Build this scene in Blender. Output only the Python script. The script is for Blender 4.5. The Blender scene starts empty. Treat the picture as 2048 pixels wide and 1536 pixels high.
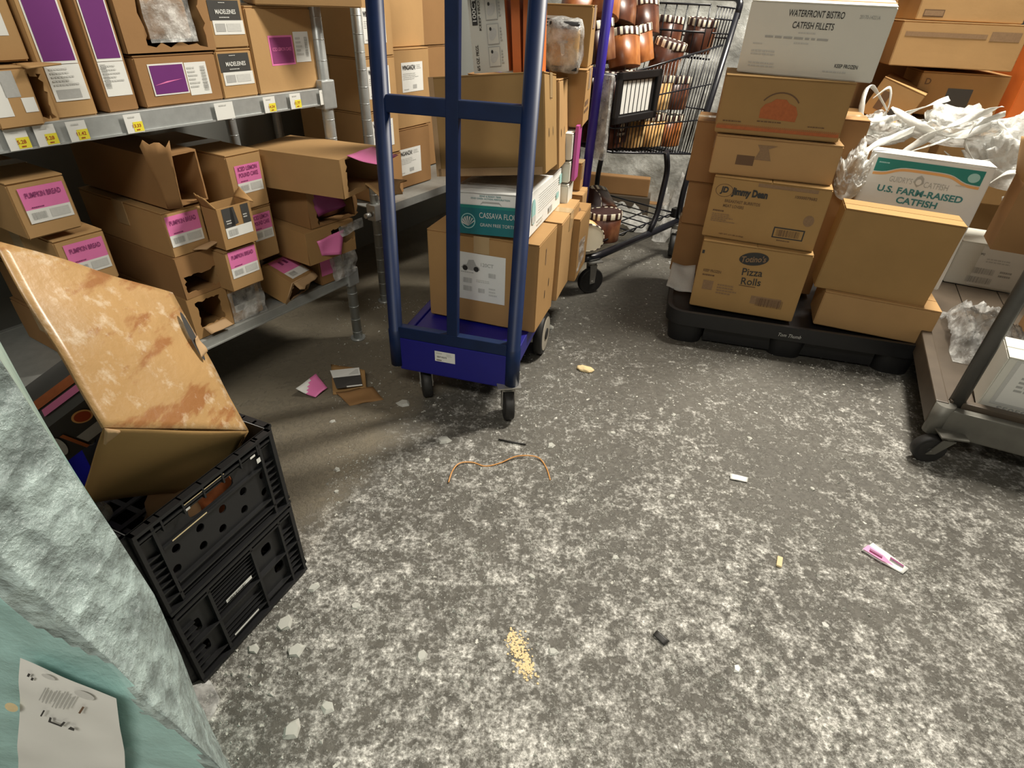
import bpy, bmesh, math, random
from mathutils import Vector, Matrix, noise
random.seed(11)
S = bpy.context.scene
COL = S.collection
PI = math.pi
def rad(a): return math.radians(a)

# ------------------------------------------------------------------ camera, light, exposure
cd = bpy.data.cameras.new('camera'); cam = bpy.data.objects.new('camera', cd); COL.objects.link(cam)
cd.sensor_width = 36; cd.lens = 36 * 1136.5 / 2048; cd.clip_start = 0.02; cd.clip_end = 60
p, r = rad(34.144), rad(-2.338)
fwd = Vector((0, math.cos(p), -math.sin(p))); right = Vector((1, 0, 0)); down = fwd.cross(right)
X = right * math.cos(r) + down * math.sin(r); D = down * math.cos(r) - right * math.sin(r)
cam.matrix_world = Matrix(((X.x, -D.x, -fwd.x, 0), (X.y, -D.y, -fwd.y, 0), (X.z, -D.z, -fwd.z, 1.04), (0, 0, 0, 1)))
S.camera = cam
w = bpy.data.worlds.new('world'); S.world = w; w.use_nodes = True
w.node_tree.nodes['Background'].inputs[0].default_value = (1.0, 0.93, 0.80, 1); w.node_tree.nodes['Background'].inputs[1].default_value = 0.12
def area(name, loc, sx, sy, power, col, target=None):
    l = bpy.data.lights.new(name, 'AREA'); l.shape = 'RECTANGLE'; l.size = sx; l.size_y = sy; l.energy = power; l.color = col
    o = bpy.data.objects.new(name, l); COL.objects.link(o); o.location = loc
    if target: o.rotation_euler = (Vector(target) - Vector(loc)).to_track_quat('-Z', 'Y').to_euler()
    return o
area('overhead_light', (1.50, 2.25, 2.80), 0.3, 1.2, 135, (1.0, 0.935, 0.82), (.4, 1.6, 0))  # ceiling lamp over the right-hand side
area('overhead_light', (-0.25, -0.65, 2.35), 1.0, 0.4, 30, (1.0, 0.95, 0.85))  # invented fill light, added over the camera end to brighten the near bale
S.view_settings.view_transform = 'Standard'; S.view_settings.look = 'None'; S.view_settings.gamma = 1
S.view_settings.use_curve_mapping = False
S.view_settings.exposure = 0.35

# ------------------------------------------------------------------ materials
def nt(name):
    m = bpy.data.materials.new(name); m.use_nodes = True
    return m, m.node_tree.nodes, m.node_tree.links, m.node_tree.nodes['Principled BSDF']
def texco(N, L, scale=(1, 1, 1), kind='Object'):
    t = N.new('ShaderNodeTexCoord'); mp = N.new('ShaderNodeMapping'); mp.inputs['Scale'].default_value = scale
    L.new(t.outputs[kind], mp.inputs[0]); return mp.outputs[0]
def noi(N, L, co, sc, det=4, ro=.55):
    n = N.new('ShaderNodeTexNoise'); n.inputs['Scale'].default_value = sc; n.inputs['Detail'].default_value = det; n.inputs['Roughness'].default_value = ro
    L.new(co, n.inputs['Vector']); return n.outputs['Fac']
def ramp(N, L, f, stops):
    r_ = N.new('ShaderNodeValToRGB'); e = r_.color_ramp.elements
    while len(e) < len(stops): e.new(.5)
    for i, (pos, c) in enumerate(stops):
        e[i].position = pos; e[i].color = (c, c, c, 1) if not hasattr(c, '__len__') else (*c, 1)
    L.new(f, r_.inputs[0]); return r_.outputs[0]
def mix(N, L, f, a, b, mode='MIX'):
    m = N.new('ShaderNodeMix'); m.data_type = 'RGBA'; m.blend_type = mode
    for s_, v in ((m.inputs[0], f), (m.inputs[6], a), (m.inputs[7], b)):
        if isinstance(v, (int, float)): s_.default_value = v
        elif isinstance(v, tuple): s_.default_value = (*v, 1)
        else: L.new(v, s_)
    return m.outputs[2]
def mth(N, L, op, a, b=0.0, c=None):
    m = N.new('ShaderNodeMath'); m.operation = op
    for i, v in enumerate((a, b, c)):
        if v is None: continue
        if isinstance(v, (int, float)): m.inputs[i].default_value = v
        else: L.new(v, m.inputs[i])
    return m.outputs[0]
def bump(N, L, B, h, st, dist=.001):
    b = N.new('ShaderNodeBump'); b.inputs['Strength'].default_value = st; b.inputs['Distance'].default_value = dist
    L.new(h, b.inputs['Height']); L.new(b.outputs[0], B.inputs['Normal'])
def cardboard(name, col, var=.12, rough=.75, stain=0.0):
    m, N, L, B = nt(name); co = texco(N, L)
    f = noi(N, L, co, 9, 5, .6); g = noi(N, L, texco(N, L, (60, 60, 900)), 1.5, 3)
    oi = N.new('ShaderNodeObjectInfo')
    k = mth(N, L, 'ADD', mth(N, L, 'MULTIPLY', f, var * 2), mth(N, L, 'MULTIPLY', g, var * .5))
    k = mth(N, L, 'ADD', k, mth(N, L, 'MULTIPLY_ADD', oi.outputs['Random'], .14, .93 - var * 1.25))
    c = mix(N, L, 1.0, col, k, 'MULTIPLY')
    if stain:
        s1 = ramp(N, L, noi(N, L, texco(N, L, (22, 7, 22)), 1, 6, .6), [(.52, 0.0), (.60, 1.0)])
        c = mix(N, L, mth(N, L, 'MULTIPLY', s1, stain), c, (.30, .115, .035))
        s2 = ramp(N, L, noi(N, L, co, 26, 8, .7), [(.54, 0.0), (.66, 1.0)])
        c = mix(N, L, mth(N, L, 'MULTIPLY', s2, .6), c, (.72, .60, .45))
        B.inputs['Coat Weight'].default_value = .5; B.inputs['Coat Roughness'].default_value = .25
    L.new(c, B.inputs['Base Color']); B.inputs['Roughness'].default_value = rough; B.inputs['Specular IOR Level'].default_value = .25
    bump(N, L, B, noi(N, L, co, 35 if stain else 120, 4), .7 if stain else .25, .004 if stain else .0008)
    return m
def plain(name, col, rough=.5, metal=0.0, var=.1, sc=30, spec=.5, bmp=0.0):
    m, N, L, B = nt(name); co = texco(N, L)
    f = noi(N, L, co, sc, 5)
    k = mth(N, L, 'MULTIPLY_ADD', f, var * 2, 1 - var)
    L.new(mix(N, L, 1.0, col, k, 'MULTIPLY'), B.inputs['Base Color'])
    B.inputs['Roughness'].default_value = rough; B.inputs['Metallic'].default_value = metal; B.inputs['Specular IOR Level'].default_value = spec
    if bmp: bump(N, L, B, noi(N, L, co, sc * 1.7, 6), bmp, .002)
    return m
M = {}
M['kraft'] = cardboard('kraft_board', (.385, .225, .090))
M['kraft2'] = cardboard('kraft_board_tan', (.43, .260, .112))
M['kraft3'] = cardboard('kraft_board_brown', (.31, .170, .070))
M['gold'] = cardboard('kraft_board_gold', (.375, .228, .088))
M['wet'] = cardboard('wet_kraft_board', (.47, .285, .118), var=.16, rough=.42, stain=.8)
M['torn'] = cardboard('torn_board_edge', (.46, .30, .16), var=.2)
M['inner'] = cardboard('board_inside', (.25, .145, .07), var=.15)
M['whitecard'] = cardboard('white_board', (.70, .69, .62), var=.04)
M['whitebox'] = cardboard('white_coated_board', (.80, .80, .77), var=.03, rough=.5)
M['sticker'] = plain('white_sticker', (.78, .78, .74), .45, var=.04)
M['grayprint'] = plain('gray_print', (.42, .42, .40), .6, var=.12, sc=200)
M['lightprint'] = plain('light_gray_print', (.58, .58, .55), .6, var=.1, sc=200)
M['black'] = plain('black_print', (.03, .028, .026), .55)
M['blacklabel'] = plain('black_sticker', (.06, .058, .055), .4)
M['brownprint'] = plain('brown_print', (.14, .075, .035), .7)
M['fadeprint'] = plain('faded_print', (.27, .165, .085), .75, var=.25, sc=150)
M['redprint'] = plain('orange_red_print', (.42, .115, .03), .7, var=.25, sc=120)
M['pink'] = plain('pink_sticker', (.78, .20, .45), .45, var=.05)
M['plum'] = plain('plum_print', (.42, .07, .26), .5)
M['magenta'] = plain('magenta_print', (.26, .045, .16), .5)
M['purple'] = plain('purple_sticker', (.155, .028, .17), .45, var=.08)
M['yellow'] = plain('yellow_price', (.82, .72, .05), .5, var=.05)
M['redink'] = plain('red_ink', (.40, .06, .02), .5)
M['teal'] = plain('teal_print', (.015, .22, .19), .45)
M['tealdk'] = plain('dark_teal_print', (.012, .15, .17), .45, var=.08)
M['tealtext'] = plain('teal_lettering', (.05, .23, .24), .5)
M['orange'] = plain('orange_board', (.60, .15, .025), .5, var=.06)
M['orangelt'] = plain('light_orange_print', (.80, .42, .15), .5)
M['tape'] = plain('packing_tape', (.45, .32, .17), .18, var=.08, spec=.7)
M['galv'] = plain('galvanised_steel', (.52, .54, .53), .38, .55, var=.18, sc=60, bmp=.1)
M['galvdull'] = plain('dull_shelf_steel', (.38, .39, .37), .5, .4, var=.2, sc=40, bmp=.1)
M['blue'] = plain('blue_painted_steel', (.004, .015, .060), .45, 0, var=.3, sc=25, spec=.35)
M['bluepl'] = plain('royal_blue_panel', (.007, .007, .19), .45, 0, var=.12, sc=20)
M['indigo'] = plain('indigo_painted_steel', (.035, .02, .28), .4, 0, var=.12, sc=25)
M['blackpl'] = plain('black_plastic', (.012, .012, .013), .42, 0, var=.3, sc=25, spec=.5)
M['blacksteel'] = plain('black_painted_steel', (.012, .013, .018), .3, 0, var=.2, sc=40, spec=.6)
M['rubber'] = plain('black_rubber', (.018, .017, .016), .6, 0, var=.4, sc=60)
M['wheelrim'] = plain('worn_pale_rim', (.42, .38, .31), .6, 0, var=.35, sc=50)
M['zinc'] = plain('zinc_plate', (.42, .41, .38), .35, .6, var=.2, sc=60)
M['graysteel'] = plain('worn_gray_steel', (.15, .145, .125), .5, .35, var=.4, sc=14, bmp=.2)
M['rustdeck'] = plain('worn_wooden_deck', (.085, .064, .044), .5, 0, var=.4, sc=10, bmp=.3)
M['darkrail'] = plain('dark_steel_rail', (.10, .098, .09), .45, .4, var=.3, sc=20)
M['wire'] = plain('copper_colored_twig', (.62, .30, .09), .4, 0, var=.2, sc=80)
M['cream'] = plain('cream_chip', (.72, .58, .33), .8, var=.2, sc=90)
M['wall'] = plain('insulated_wall_panel', (.20, .205, .19), .45, 0, var=.08, sc=3)
M['ceil'] = plain('ceiling_panel', (.30, .30, .28), .6, 0, var=.05, sc=3)
M['yellowcrumb'] = plain('yellow_crumb', (.80, .62, .34), .8, var=.2, sc=90)
def ice():
    m, N, L, B = nt('ice'); B.inputs['Base Color'].default_value = (.72, .72, .66, 1); B.inputs['Roughness'].default_value = .3
    B.inputs['Transmission Weight'].default_value = .35; B.inputs['IOR'].default_value = 1.31
    return m
M['ice'] = ice()
def film(name, col, alpha, rough=.16, sc=22, st=.9, var=.5, opaque_noise=True):
    m, N, L, B = nt(name); co = texco(N, L)
    f = noi(N, L, co, sc, 8, .62)
    v = N.new('ShaderNodeTexVoronoi'); v.feature = 'F1'; v.inputs['Scale'].default_value = sc * 1.3; L.new(co, v.inputs['Vector'])
    h = mth(N, L, 'ADD', f, mth(N, L, 'MULTIPLY', v.outputs['Distance'], .6))
    c = mix(N, L, ramp(N, L, f, [(.35, 0.0), (.65, 1.0)]), tuple(x * (1 - var) for x in col), col)
    L.new(c, B.inputs['Base Color']); B.inputs['Roughness'].default_value = rough; B.inputs['Specular IOR Level'].default_value = .8
    if opaque_noise: L.new(mth(N, L, 'MULTIPLY_ADD', ramp(N, L, f, [(.4, 0.0), (.68, 1.0)]), .45, alpha), B.inputs['Alpha'])
    else: B.inputs['Alpha'].default_value = alpha
    bump(N, L, B, h, st, .012)
    return m
M['film'] = film('clear_crinkled_film', (.80, .80, .77), .30)
M['filmwall'] = film('gray_stretch_wrap', (.70, .71, .67), .62, .2, 9, 1.0, .45)
M['bagfilm'] = film('white_bag_film', (.88, .88, .84), .40, .2, 14, 1.0, .2)
M['bagsolid'] = film('white_bag_handle', (.88, .88, .83), .85, .25, 14, .5, .1, False)
M['tealfilm'] = film('teal_stretch_film', (.42, .68, .65), 1.0, .26, 10, .45, .25, False)
M['crinkle'] = film('crinkled_gray_teal_film', (.50, .62, .60), 1.0, .16, 30, 1.0, .62, False)
M['tealtint'] = plain('pale_teal_print', (.35, .62, .60), .4)
def tubmat(name, stops, sc):
    m, N, L, B = nt(name); co = texco(N, L, (1, 1, .6))
    L.new(ramp(N, L, noi(N, L, co, sc, 3, .5), stops), B.inputs['Base Color']); B.inputs['Roughness'].default_value = .35
    return m
M['tubprint'] = tubmat('tub_print_caramel', [(.30, (.10, .035, .015)), (.45, (.28, .09, .025)), (.60, (.46, .18, .055)), (.75, (.22, .07, .03))], 14)
M['tubdark'] = tubmat('tub_print_chocolate', [(.35, (.035, .012, .008)), (.55, (.12, .04, .02)), (.72, (.28, .13, .06))], 14)
M['tublight'] = tubmat('tub_print_butterscotch', [(.30, (.30, .15, .05)), (.5, (.70, .42, .16)), (.7, (.75, .55, .28))], 14)
M['tubbrown'] = plain('tub_brown', (.045, .018, .016), .4)
M['tubcream'] = plain('tub_cream', (.80, .74, .58), .4)
def cell(N, L, co, sc_):
    v = N.new('ShaderNodeTexVoronoi'); v.feature = 'SMOOTH_F1'; v.inputs['Scale'].default_value = sc_; v.inputs['Smoothness'].default_value = .35
    n = N.new('ShaderNodeTexNoise'); n.inputs['Scale'].default_value = sc_ * .8; L.new(co, n.inputs['Vector'])
    m = N.new('ShaderNodeMix'); m.data_type = 'VECTOR'; m.inputs[0].default_value = .05; L.new(co, m.inputs[4]); L.new(n.outputs['Color'], m.inputs[5]); L.new(m.outputs[1], v.inputs['Vector'])
    return v.outputs['Distance']
def floor_mat():
    m, N, L, B = nt('frosty_concrete'); co = texco(N, L)
    sp = N.new('ShaderNodeSeparateXYZ'); L.new(co, sp.inputs[0]); x, y = sp.outputs[0], sp.outputs[1]
    base = mix(N, L, ramp(N, L, noi(N, L, co, 2.2, 8, .65), [(.3, 0.0), (.7, 1.0)]), (.052, .048, .040), (.115, .107, .090))
    grit = noi(N, L, co, 60, 6, .7)
    base = mix(N, L, ramp(N, L, grit, [(.35, 0.0), (.7, 1.0)]), base, (.150, .141, .120))
    # frost grows towards the door end of the aisle and dies out under the racks and behind the carts
    rot = texco(N, L, (1.0, 1.0, 1))
    dens = mth(N, L, 'MULTIPLY_ADD', y, -.38, .47)
    dens = mth(N, L, 'MAXIMUM', dens, -.34)
    dens = mth(N, L, 'ADD', dens, mth(N, L, 'MULTIPLY', mth(N, L, 'MINIMUM', mth(N, L, 'ADD', mth(N, L, 'MULTIPLY_ADD', y, .25, x), .02), 0.0), .24))
    big = noi(N, L, co, 3.2, 5, .6); mid = mth(N, L, 'ADD', mth(N, L, 'MULTIPLY', noi(N, L, co, 20, 7, .62), .75), mth(N, L, 'MULTIPLY', cell(N, L, co, 38), .30)); fine = noi(N, L, co, 75, 8, .72)
    def sc(v, a): return mth(N, L, 'MULTIPLY', mth(N, L, 'SUBTRACT', v, .5), a)
    f = mth(N, L, 'ADD', mth(N, L, 'ADD', sc(big, 1.1), sc(mid, 2.0)), mth(N, L, 'ADD', mth(N, L, 'ADD', sc(fine, 2.4), sc(noi(N, L, co, 190, 4, .7), .8)), dens))
    cover = ramp(N, L, f, [(-.0, 0.0), (.62, 1.0)])
    vor = N.new('ShaderNodeTexVoronoi'); vor.inputs['Scale'].default_value = 95; L.new(co, vor.inputs['Vector'])
    sparkle = ramp(N, L, noi(N, L, co, 130, 5, .7), [(.38, 0.0), (.66, 1.0)])
    frost = mix(N, L, sparkle, (.235, .225, .198), (.92, .90, .84))
    c = mix(N, L, cover, base, frost)
    # bare dusty strip beside and below the rack
    under = ramp(N, L, mth(N, L, 'ADD', mth(N, L, 'MULTIPLY_ADD', x, -1.0, mth(N, L, 'MULTIPLY', y, .5)), sc(big, .5)), [(.88, 0.0), (1.12, 1.0)])
    c = mix(N, L, under, c, mix(N, L, mid, (.15, .128, .092), (.24, .21, .155)))
    # small loose flecks everywhere
    fl = ramp(N, L, noi(N, L, co, 48, 3, .6), [(.665, 0.0), (.70, 1.0)])
    c = mix(N, L, mth(N, L, 'MULTIPLY', fl, mth(N, L, 'SUBTRACT', 1.0, under)), c, (.70, .69, .62))
    L.new(c, B.inputs['Base Color']); B.inputs['Roughness'].default_value = .55; B.inputs['Specular IOR Level'].default_value = .4
    bump(N, L, B, mth(N, L, 'ADD', cover, mth(N, L, 'MULTIPLY', fine, .8)), .6, .004)
    return m
M['floor'] = floor_mat()

# ------------------------------------------------------------------ mesh helpers
def finish(name, bm, mats, parent=None, smooth=False):
    me = bpy.data.meshes.new(name)
    bmesh.ops.recalc_face_normals(bm, faces=bm.faces) if smooth != 'keep' else None
    bm.to_mesh(me); bm.free()
    for m in (mats if isinstance(mats, (list, tuple)) else [mats]): me.materials.append(m if not isinstance(m, str) else M[m])
    if smooth is True:
        for pl in me.polygons: pl.use_smooth = True
    o = bpy.data.objects.new(name, me); COL.objects.link(o)
    if parent: o.parent = parent
    return o
def root(name, label, cat, loc=(0, 0, 0), rot=(0, 0, 0), group=None):
    o = bpy.data.objects.new(name, None); COL.objects.link(o); o.location = loc; o.rotation_euler = rot; o.empty_display_size = .05
    o['label'] = label; o['category'] = cat
    if group: o['group'] = group
    return o
def tag(o, label, cat, group=None, kind=None):
    o['label'] = label; o['category'] = cat
    if group: o['group'] = group
    if kind: o['kind'] = kind
    return o
def box(bm, a, b, mi=0, bev=0.0, mat=None):
    g = bmesh.ops.create_cube(bm, size=1.0); vs = g['verts']
    for v in vs: v.co = Vector((a[i] + (b[i] - a[i]) * (v.co[i] + .5) for i in range(3)))
    fs = list({f for v in vs for f in v.link_faces})
    if bev:
        e = list({e for v in vs for e in v.link_edges}); rr = bmesh.ops.bevel(bm, geom=e, offset=bev, segments=2, affect='EDGES', profile=.6)
        vs = list({v for f in rr['faces'] for v in f.verts} | {v for v in vs if v.is_valid}); fs = list({f for v in vs for f in v.link_faces})
    for f in fs: f.material_index = mi
    if mat is not None:
        for v in vs: v.co = mat @ v.co
    return vs
def tube(bm, pts, r_, seg=8, mi=0, cap=True, closed=False):
    pts = [Vector(q) for q in pts]; rings = []; n = len(pts)
    prev = None
    for i, q in enumerate(pts):
        if closed: d = (pts[(i + 1) % n] - pts[i - 1])
        else: d = (pts[min(i + 1, n - 1)] - pts[max(i - 1, 0)])
        d.normalize()
        ref = prev if prev is not None else (Vector((0, 0, 1)) if abs(d.z) < .9 else Vector((1, 0, 0)))
        a = (ref - d * ref.dot(d)).normalized(); b = d.cross(a); prev = a
        rr = r_[i] if hasattr(r_, '__len__') else r_
        rings.append([bm.verts.new(q + (a * math.cos(2 * PI * k / seg) + b * math.sin(2 * PI * k / seg)) * rr) for k in range(seg)])
    m_ = n if closed else n - 1
    for i in range(m_):
        A, B_ = rings[i], rings[(i + 1) % n]
        for k in range(seg):
            f = bm.faces.new((A[k], A[(k + 1) % seg], B_[(k + 1) % seg], B_[k])); f.material_index = mi; f.smooth = True
    if cap and not closed:
        for R_ in (rings[0], rings[-1]):
            f = bm.faces.new(R_); f.material_index = mi
def cyl(bm, c, axis, r_, h, seg=20, mi=0, bev=0):
    a = Vector(axis).normalized() * h / 2
    tube(bm, [Vector(c) - a, Vector(c) + a] if not bev else [Vector(c) - a, Vector(c) - a * (1 - 2 * bev / h), Vector(c) + a * (1 - 2 * bev / h), Vector(c) + a], r_ if not bev else [r_ - bev, r_, r_, r_ - bev], seg, mi)
def fillet(pts, rr=.02, n=4):
    pts = [Vector(q) for q in pts]; out = [pts[0]]
    for i in range(1, len(pts) - 1):
        a, b, c = pts[i - 1], pts[i], pts[i + 1]; d1 = (a - b); d2 = (c - b); k = min(rr, d1.length * .45, d2.length * .45)
        s, e = b + d1.normalized() * k, b + d2.normalized() * k
        for t in range(n + 1):
            u = t / n; out.append(s * (1 - u) ** 2 + b * 2 * u * (1 - u) + e * u ** 2)
    out.append(pts[-1]); return out
def curve2d(outline, holes, th):
    cu = bpy.data.curves.new('c', 'CURVE'); cu.dimensions = '2D'; cu.fill_mode = 'BOTH'; cu.extrude = th / 2
    for poly in [outline] + list(holes):
        s = cu.splines.new('POLY'); s.points.add(len(poly) - 1); s.use_cyclic_u = True
        for q, (a, b) in zip(s.points, poly): q.co = (a, b, 0, 1)
    o = bpy.data.objects.new('c', cu); me = o.to_mesh(); me2 = me.copy(); o.to_mesh_clear(); bpy.data.objects.remove(o); bpy.data.curves.remove(cu)
    return me2
def plate(bm, outline, holes, th, mat, mi=0):
    """flat sheet with holes, drawn in xy, thickness in z, placed by mat"""
    me = curve2d(outline, holes, th); n0 = len(bm.faces); v0 = len(bm.verts)
    bm.from_mesh(me); bm.verts.ensure_lookup_table(); bm.faces.ensure_lookup_table()
    for v in bm.verts[v0:]: v.co = mat @ v.co
    for f in bm.faces[n0:]: f.material_index = mi
    bpy.data.meshes.remove(me)
def sheet(bm, rows, th=.003, mi=0, smooth=True):
    g = [[bm.verts.new(Vector(q)) for q in row] for row in rows]; fs = []
    for i in range(len(g) - 1):
        for j in range(len(g[0]) - 1):
            f = bm.faces.new((g[i][j], g[i][j + 1], g[i + 1][j + 1], g[i + 1][j])); f.material_index = mi; f.smooth = smooth; fs.append(f)
    bm.normal_update()
    if th:
        bmesh.ops.solidify(bm, geom=fs, thickness=th)
def patch(a, b, c, d, n=6, m=6, amp=0.0, fr=8.0, curl=0.0, seed=0, jag=0.0):
    """bilinear grid between four corners (a,b bottom; c,d top) with noise and optional curl of the top edge"""
    a, b, c, d = map(Vector, (a, b, c, d)); nrm = (b - a).cross(d - a).normalized(); rows = []
    for i in range(m + 1):
        v = i / m; row = []
        for j in range(n + 1):
            u = j / n; q = (a * (1 - u) + b * u) * (1 - v) + (d * (1 - u) + c * u) * v
            q = q + nrm * (amp * (noise.noise(q * fr + Vector((seed, 0, 0))) * 2) + curl * v * v)
            if jag and i == m: q = q + ((d - a) * (1 - u) + (c - b) * u) * jag * noise.noise(Vector((u * 9 + seed, seed, 0)))
            row.append(q)
        rows.append(row)
    return rows
_tc = {}
def textmesh(txt, bold=0.0, shear=0.0, space=1.0):
    k = (txt, bold, shear, space)
    if k not in _tc:
        cu = bpy.data.curves.new('t', 'FONT'); cu.body = txt; cu.size = 1; cu.offset = bold; cu.shear = shear; cu.space_character = space
        cu.resolution_u = 3; cu.align_x = 'CENTER'; cu.align_y = 'CENTER'
        o = bpy.data.objects.new('t', cu); me = o.to_mesh()
        vs = [v.co.copy() for v in me.vertices]; fs = [tuple(q.vertices) for q in me.polygons]
        o.to_mesh_clear(); bpy.data.objects.remove(o); bpy.data.curves.remove(cu)
        x0 = min(v.x for v in vs); x1 = max(v.x for v in vs); y0 = min(v.y for v in vs); y1 = max(v.y for v in vs)
        _tc[k] = ([((v.x - (x0 + x1) / 2), (v.y - (y0 + y1) / 2)) for v in vs], fs, x1 - x0, y1 - y0)
    return _tc[k]
class Decal:
    """flat print on a face: frame = origin, x axis, y axis; metres"""
    def __init__(s, o, x, y, warp=None):
        s.o = Vector(o); s.x = Vector(x).normalized(); s.y = Vector(y).normalized(); s.n = s.x.cross(s.y); s.bm = bmesh.new(); s.ms = []; s.warp = warp
    def mi(s, m):
        if m not in s.ms: s.ms.append(m)
        return s.ms.index(m)
    def P(s, a, b, l):
        q = s.o + s.x * a + s.y * b + s.n * (.0009 + .00045 * l)
        return s.warp(q) if s.warp else q
    def poly(s, pts, m, l=0):
        f = s.bm.faces.new([s.bm.verts.new(s.P(a, b, l)) for a, b in pts]); f.material_index = s.mi(m); return s
    def q(s, x0, y0, x1, y1, m, l=0): return s.poly([(x0, y0), (x1, y0), (x1, y1), (x0, y1)], m, l)
    def t(s, txt, cx, cy, h, m, l=2, wd=None, bold=.015, shear=0.0, ang=0.0, arc=0.0):
        vs, fs, W, Hh = textmesh(txt, bold, shear); k = h / Hh; kx = wd / W if wd else k; ca, sa = math.cos(ang), math.sin(ang)
        vv = []
        for a, b in vs:
            a *= kx; b *= k
            if arc: b -= arc * a * a
            vv.append(s.bm.verts.new(s.P(cx + a * ca - b * sa, cy + a * sa + b * ca, l)))
        mi = s.mi(m)
        for f in fs:
            try: s.bm.faces.new([vv[i] for i in f]).material_index = mi
            except ValueError: pass
        return s
    def bars(s, x0, y0, x1, y1, m='black', l=2, vert=False, seed=1):
        rnd = random.Random(seed); a = x0 if not vert else y0; e = x1 if not vert else y1; st = abs(e - a) / 42
        while a < e - st:
            w_ = st * rnd.choice((.6, .6, 1.1, 1.7))
            if not vert: s.q(a, y0, min(a + w_, x1), y1, m, l)
            else: s.q(x0, a, x1, min(a + w_, y1), m, l)
            a += w_ + st * rnd.choice((.6, .9, 1.3))
        return s
    def lines(s, x0, y0, x1, y1, n, m='grayprint', l=2, seed=3):
        rnd = random.Random(seed); h = (y1 - y0) / n
        for i in range(n):
            y = y1 - h * (i + .75); x = x0; xe = x0 + (x1 - x0) * rnd.uniform(.6, 1)
            while x < xe:
                w_ = rnd.uniform(.04, .13) * (x1 - x0); s.q(x, y, min(x + w_, xe), y + h * .5, m, l); x += w_ + (x1 - x0) * .02
        return s
    def ell(s, cx, cy, rx, ry, m, l=1, n=28, ring=0.0, ang=0.0):
        ca, sa = math.cos(ang), math.sin(ang)
        def pt(k, f=1.0):
            a, b = math.cos(2 * PI * k / n) * rx * f, math.sin(2 * PI * k / n) * ry * f; return (cx + a * ca - b * sa, cy + a * sa + b * ca)
        if not ring: return s.poly([pt(k) for k in range(n)], m, l)
        for k in range(n): s.poly([pt(k), pt(k + 1), pt(k + 1, 1 - ring), pt(k, 1 - ring)], m, l)
        return s
    def done(s, name, parent): return finish(name, s.bm, [M[m] for m in s.ms], parent, smooth='keep')

def frame(face, w_, d, h):
    return {'front': ((-w_ / 2, -d / 2, 0), (1, 0, 0), (0, 0, 1)), 'right': ((w_ / 2, -d / 2, 0), (0, 1, 0), (0, 0, 1)),
            'left': ((-w_ / 2, d / 2, 0), (0, -1, 0), (0, 0, 1)), 'top': ((-w_ / 2, -d / 2, h), (1, 0, 0), (0, 1, 0))}[face]
def rotm(yaw, tx, ty): return Matrix.Rotation(rad(yaw), 3, 'Z') @ Matrix.Rotation(rad(ty), 3, 'Y') @ Matrix.Rotation(rad(tx), 3, 'X')
def place(fit):
    x, y, z, yaw, tx, ty, w_, d, h = fit
    R_ = rotm(yaw, tx, ty); c = Vector((x, y, z)) + R_ @ Vector((w_ / 2, d / 2, 0)); return c, R_.to_euler()
def dent(bm, amp, fr=7, seed=0):
    for v in bm.verts:
        n = noise.noise_vector(v.co * fr + Vector((seed, seed * 2, 0))); v.co += Vector((n.x, n.y, n.z)) * amp
def carton(name, label, fit, mat='kraft', cat='box', seam='x', tape=True, group=None, seamface='top', amp=.0012, gap=.0015):
    """closed shipping carton: body with softened edges, two top flaps with a seam, tape along the seam"""
    c, e = place(fit); w_, d, h = fit[6:9]; t = root(name, label, cat, c, e, group); sd = random.random() * 50
    bm = bmesh.new(); g = bmesh.ops.create_cube(bm, size=1)
    for v in bm.verts: v.co = Vector((v.co.x * w_, v.co.y * d, (v.co.z + .5) * (h - .003)))
    bmesh.ops.bevel(bm, geom=bm.edges[:], offset=.0028, segments=2, affect='EDGES')
    bmesh.ops.subdivide_edges(bm, edges=[q for q in bm.edges if q.calc_length() > .03], cuts=5, use_grid_fill=True)
    dent(bm, amp, 9, sd); finish('body', bm, mat, t)
    tt = .003; ov = .0006
    for s in (-1, 1):
        bm = bmesh.new()
        if seam == 'x': box(bm, (-w_ / 2 + ov, min(s * gap, s * d / 2 - s * ov), h - tt), (w_ / 2 - ov, max(s * gap, s * d / 2 - s * ov), h), bev=.0009)
        else: box(bm, (min(s * gap, s * w_ / 2 - s * ov), -d / 2 + ov, h - tt), (max(s * gap, s * w_ / 2 - s * ov), d / 2 - ov, h), bev=.0009)
        finish('flap', bm, mat, t)
    if tape:
        bm = bmesh.new(); q = .024
        if seam == 'x':
            box(bm, (-w_ / 2, -q, h), (w_ / 2, q, h + .0005))
            for s in (-1, 1): box(bm, (min(s * w_ / 2, s * (w_ / 2 + .0018)), -q, h - .06), (max(s * w_ / 2, s * (w_ / 2 + .0018)), q, h + .0005))
        else:
            box(bm, (-q, -d / 2, h), (q, d / 2, h + .0005)); box(bm, (-q, -d / 2 - .0018, h - .05), (q, -d / 2, h + .0005))
        finish('tape', bm, 'tape', t)
    return t
def fdec(t, fit, face): return Decal(*frame(face, *fit[6:9]))
def jag(x0, y0, x1, y1, n=9, amp=.004, seed=1, clamp=None):
    rnd = random.Random(seed); out = []
    P = [(x0, y0), (x1, y0), (x1, y1), (x0, y1)]
    for i in range(4):
        a, b = P[i], P[(i + 1) % 4]
        for k in range(n):
            u = k / n; out.append((a[0] + (b[0] - a[0]) * u + rnd.uniform(-amp, amp), a[1] + (b[1] - a[1]) * u + rnd.uniform(-amp, amp)))
    return out
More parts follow.
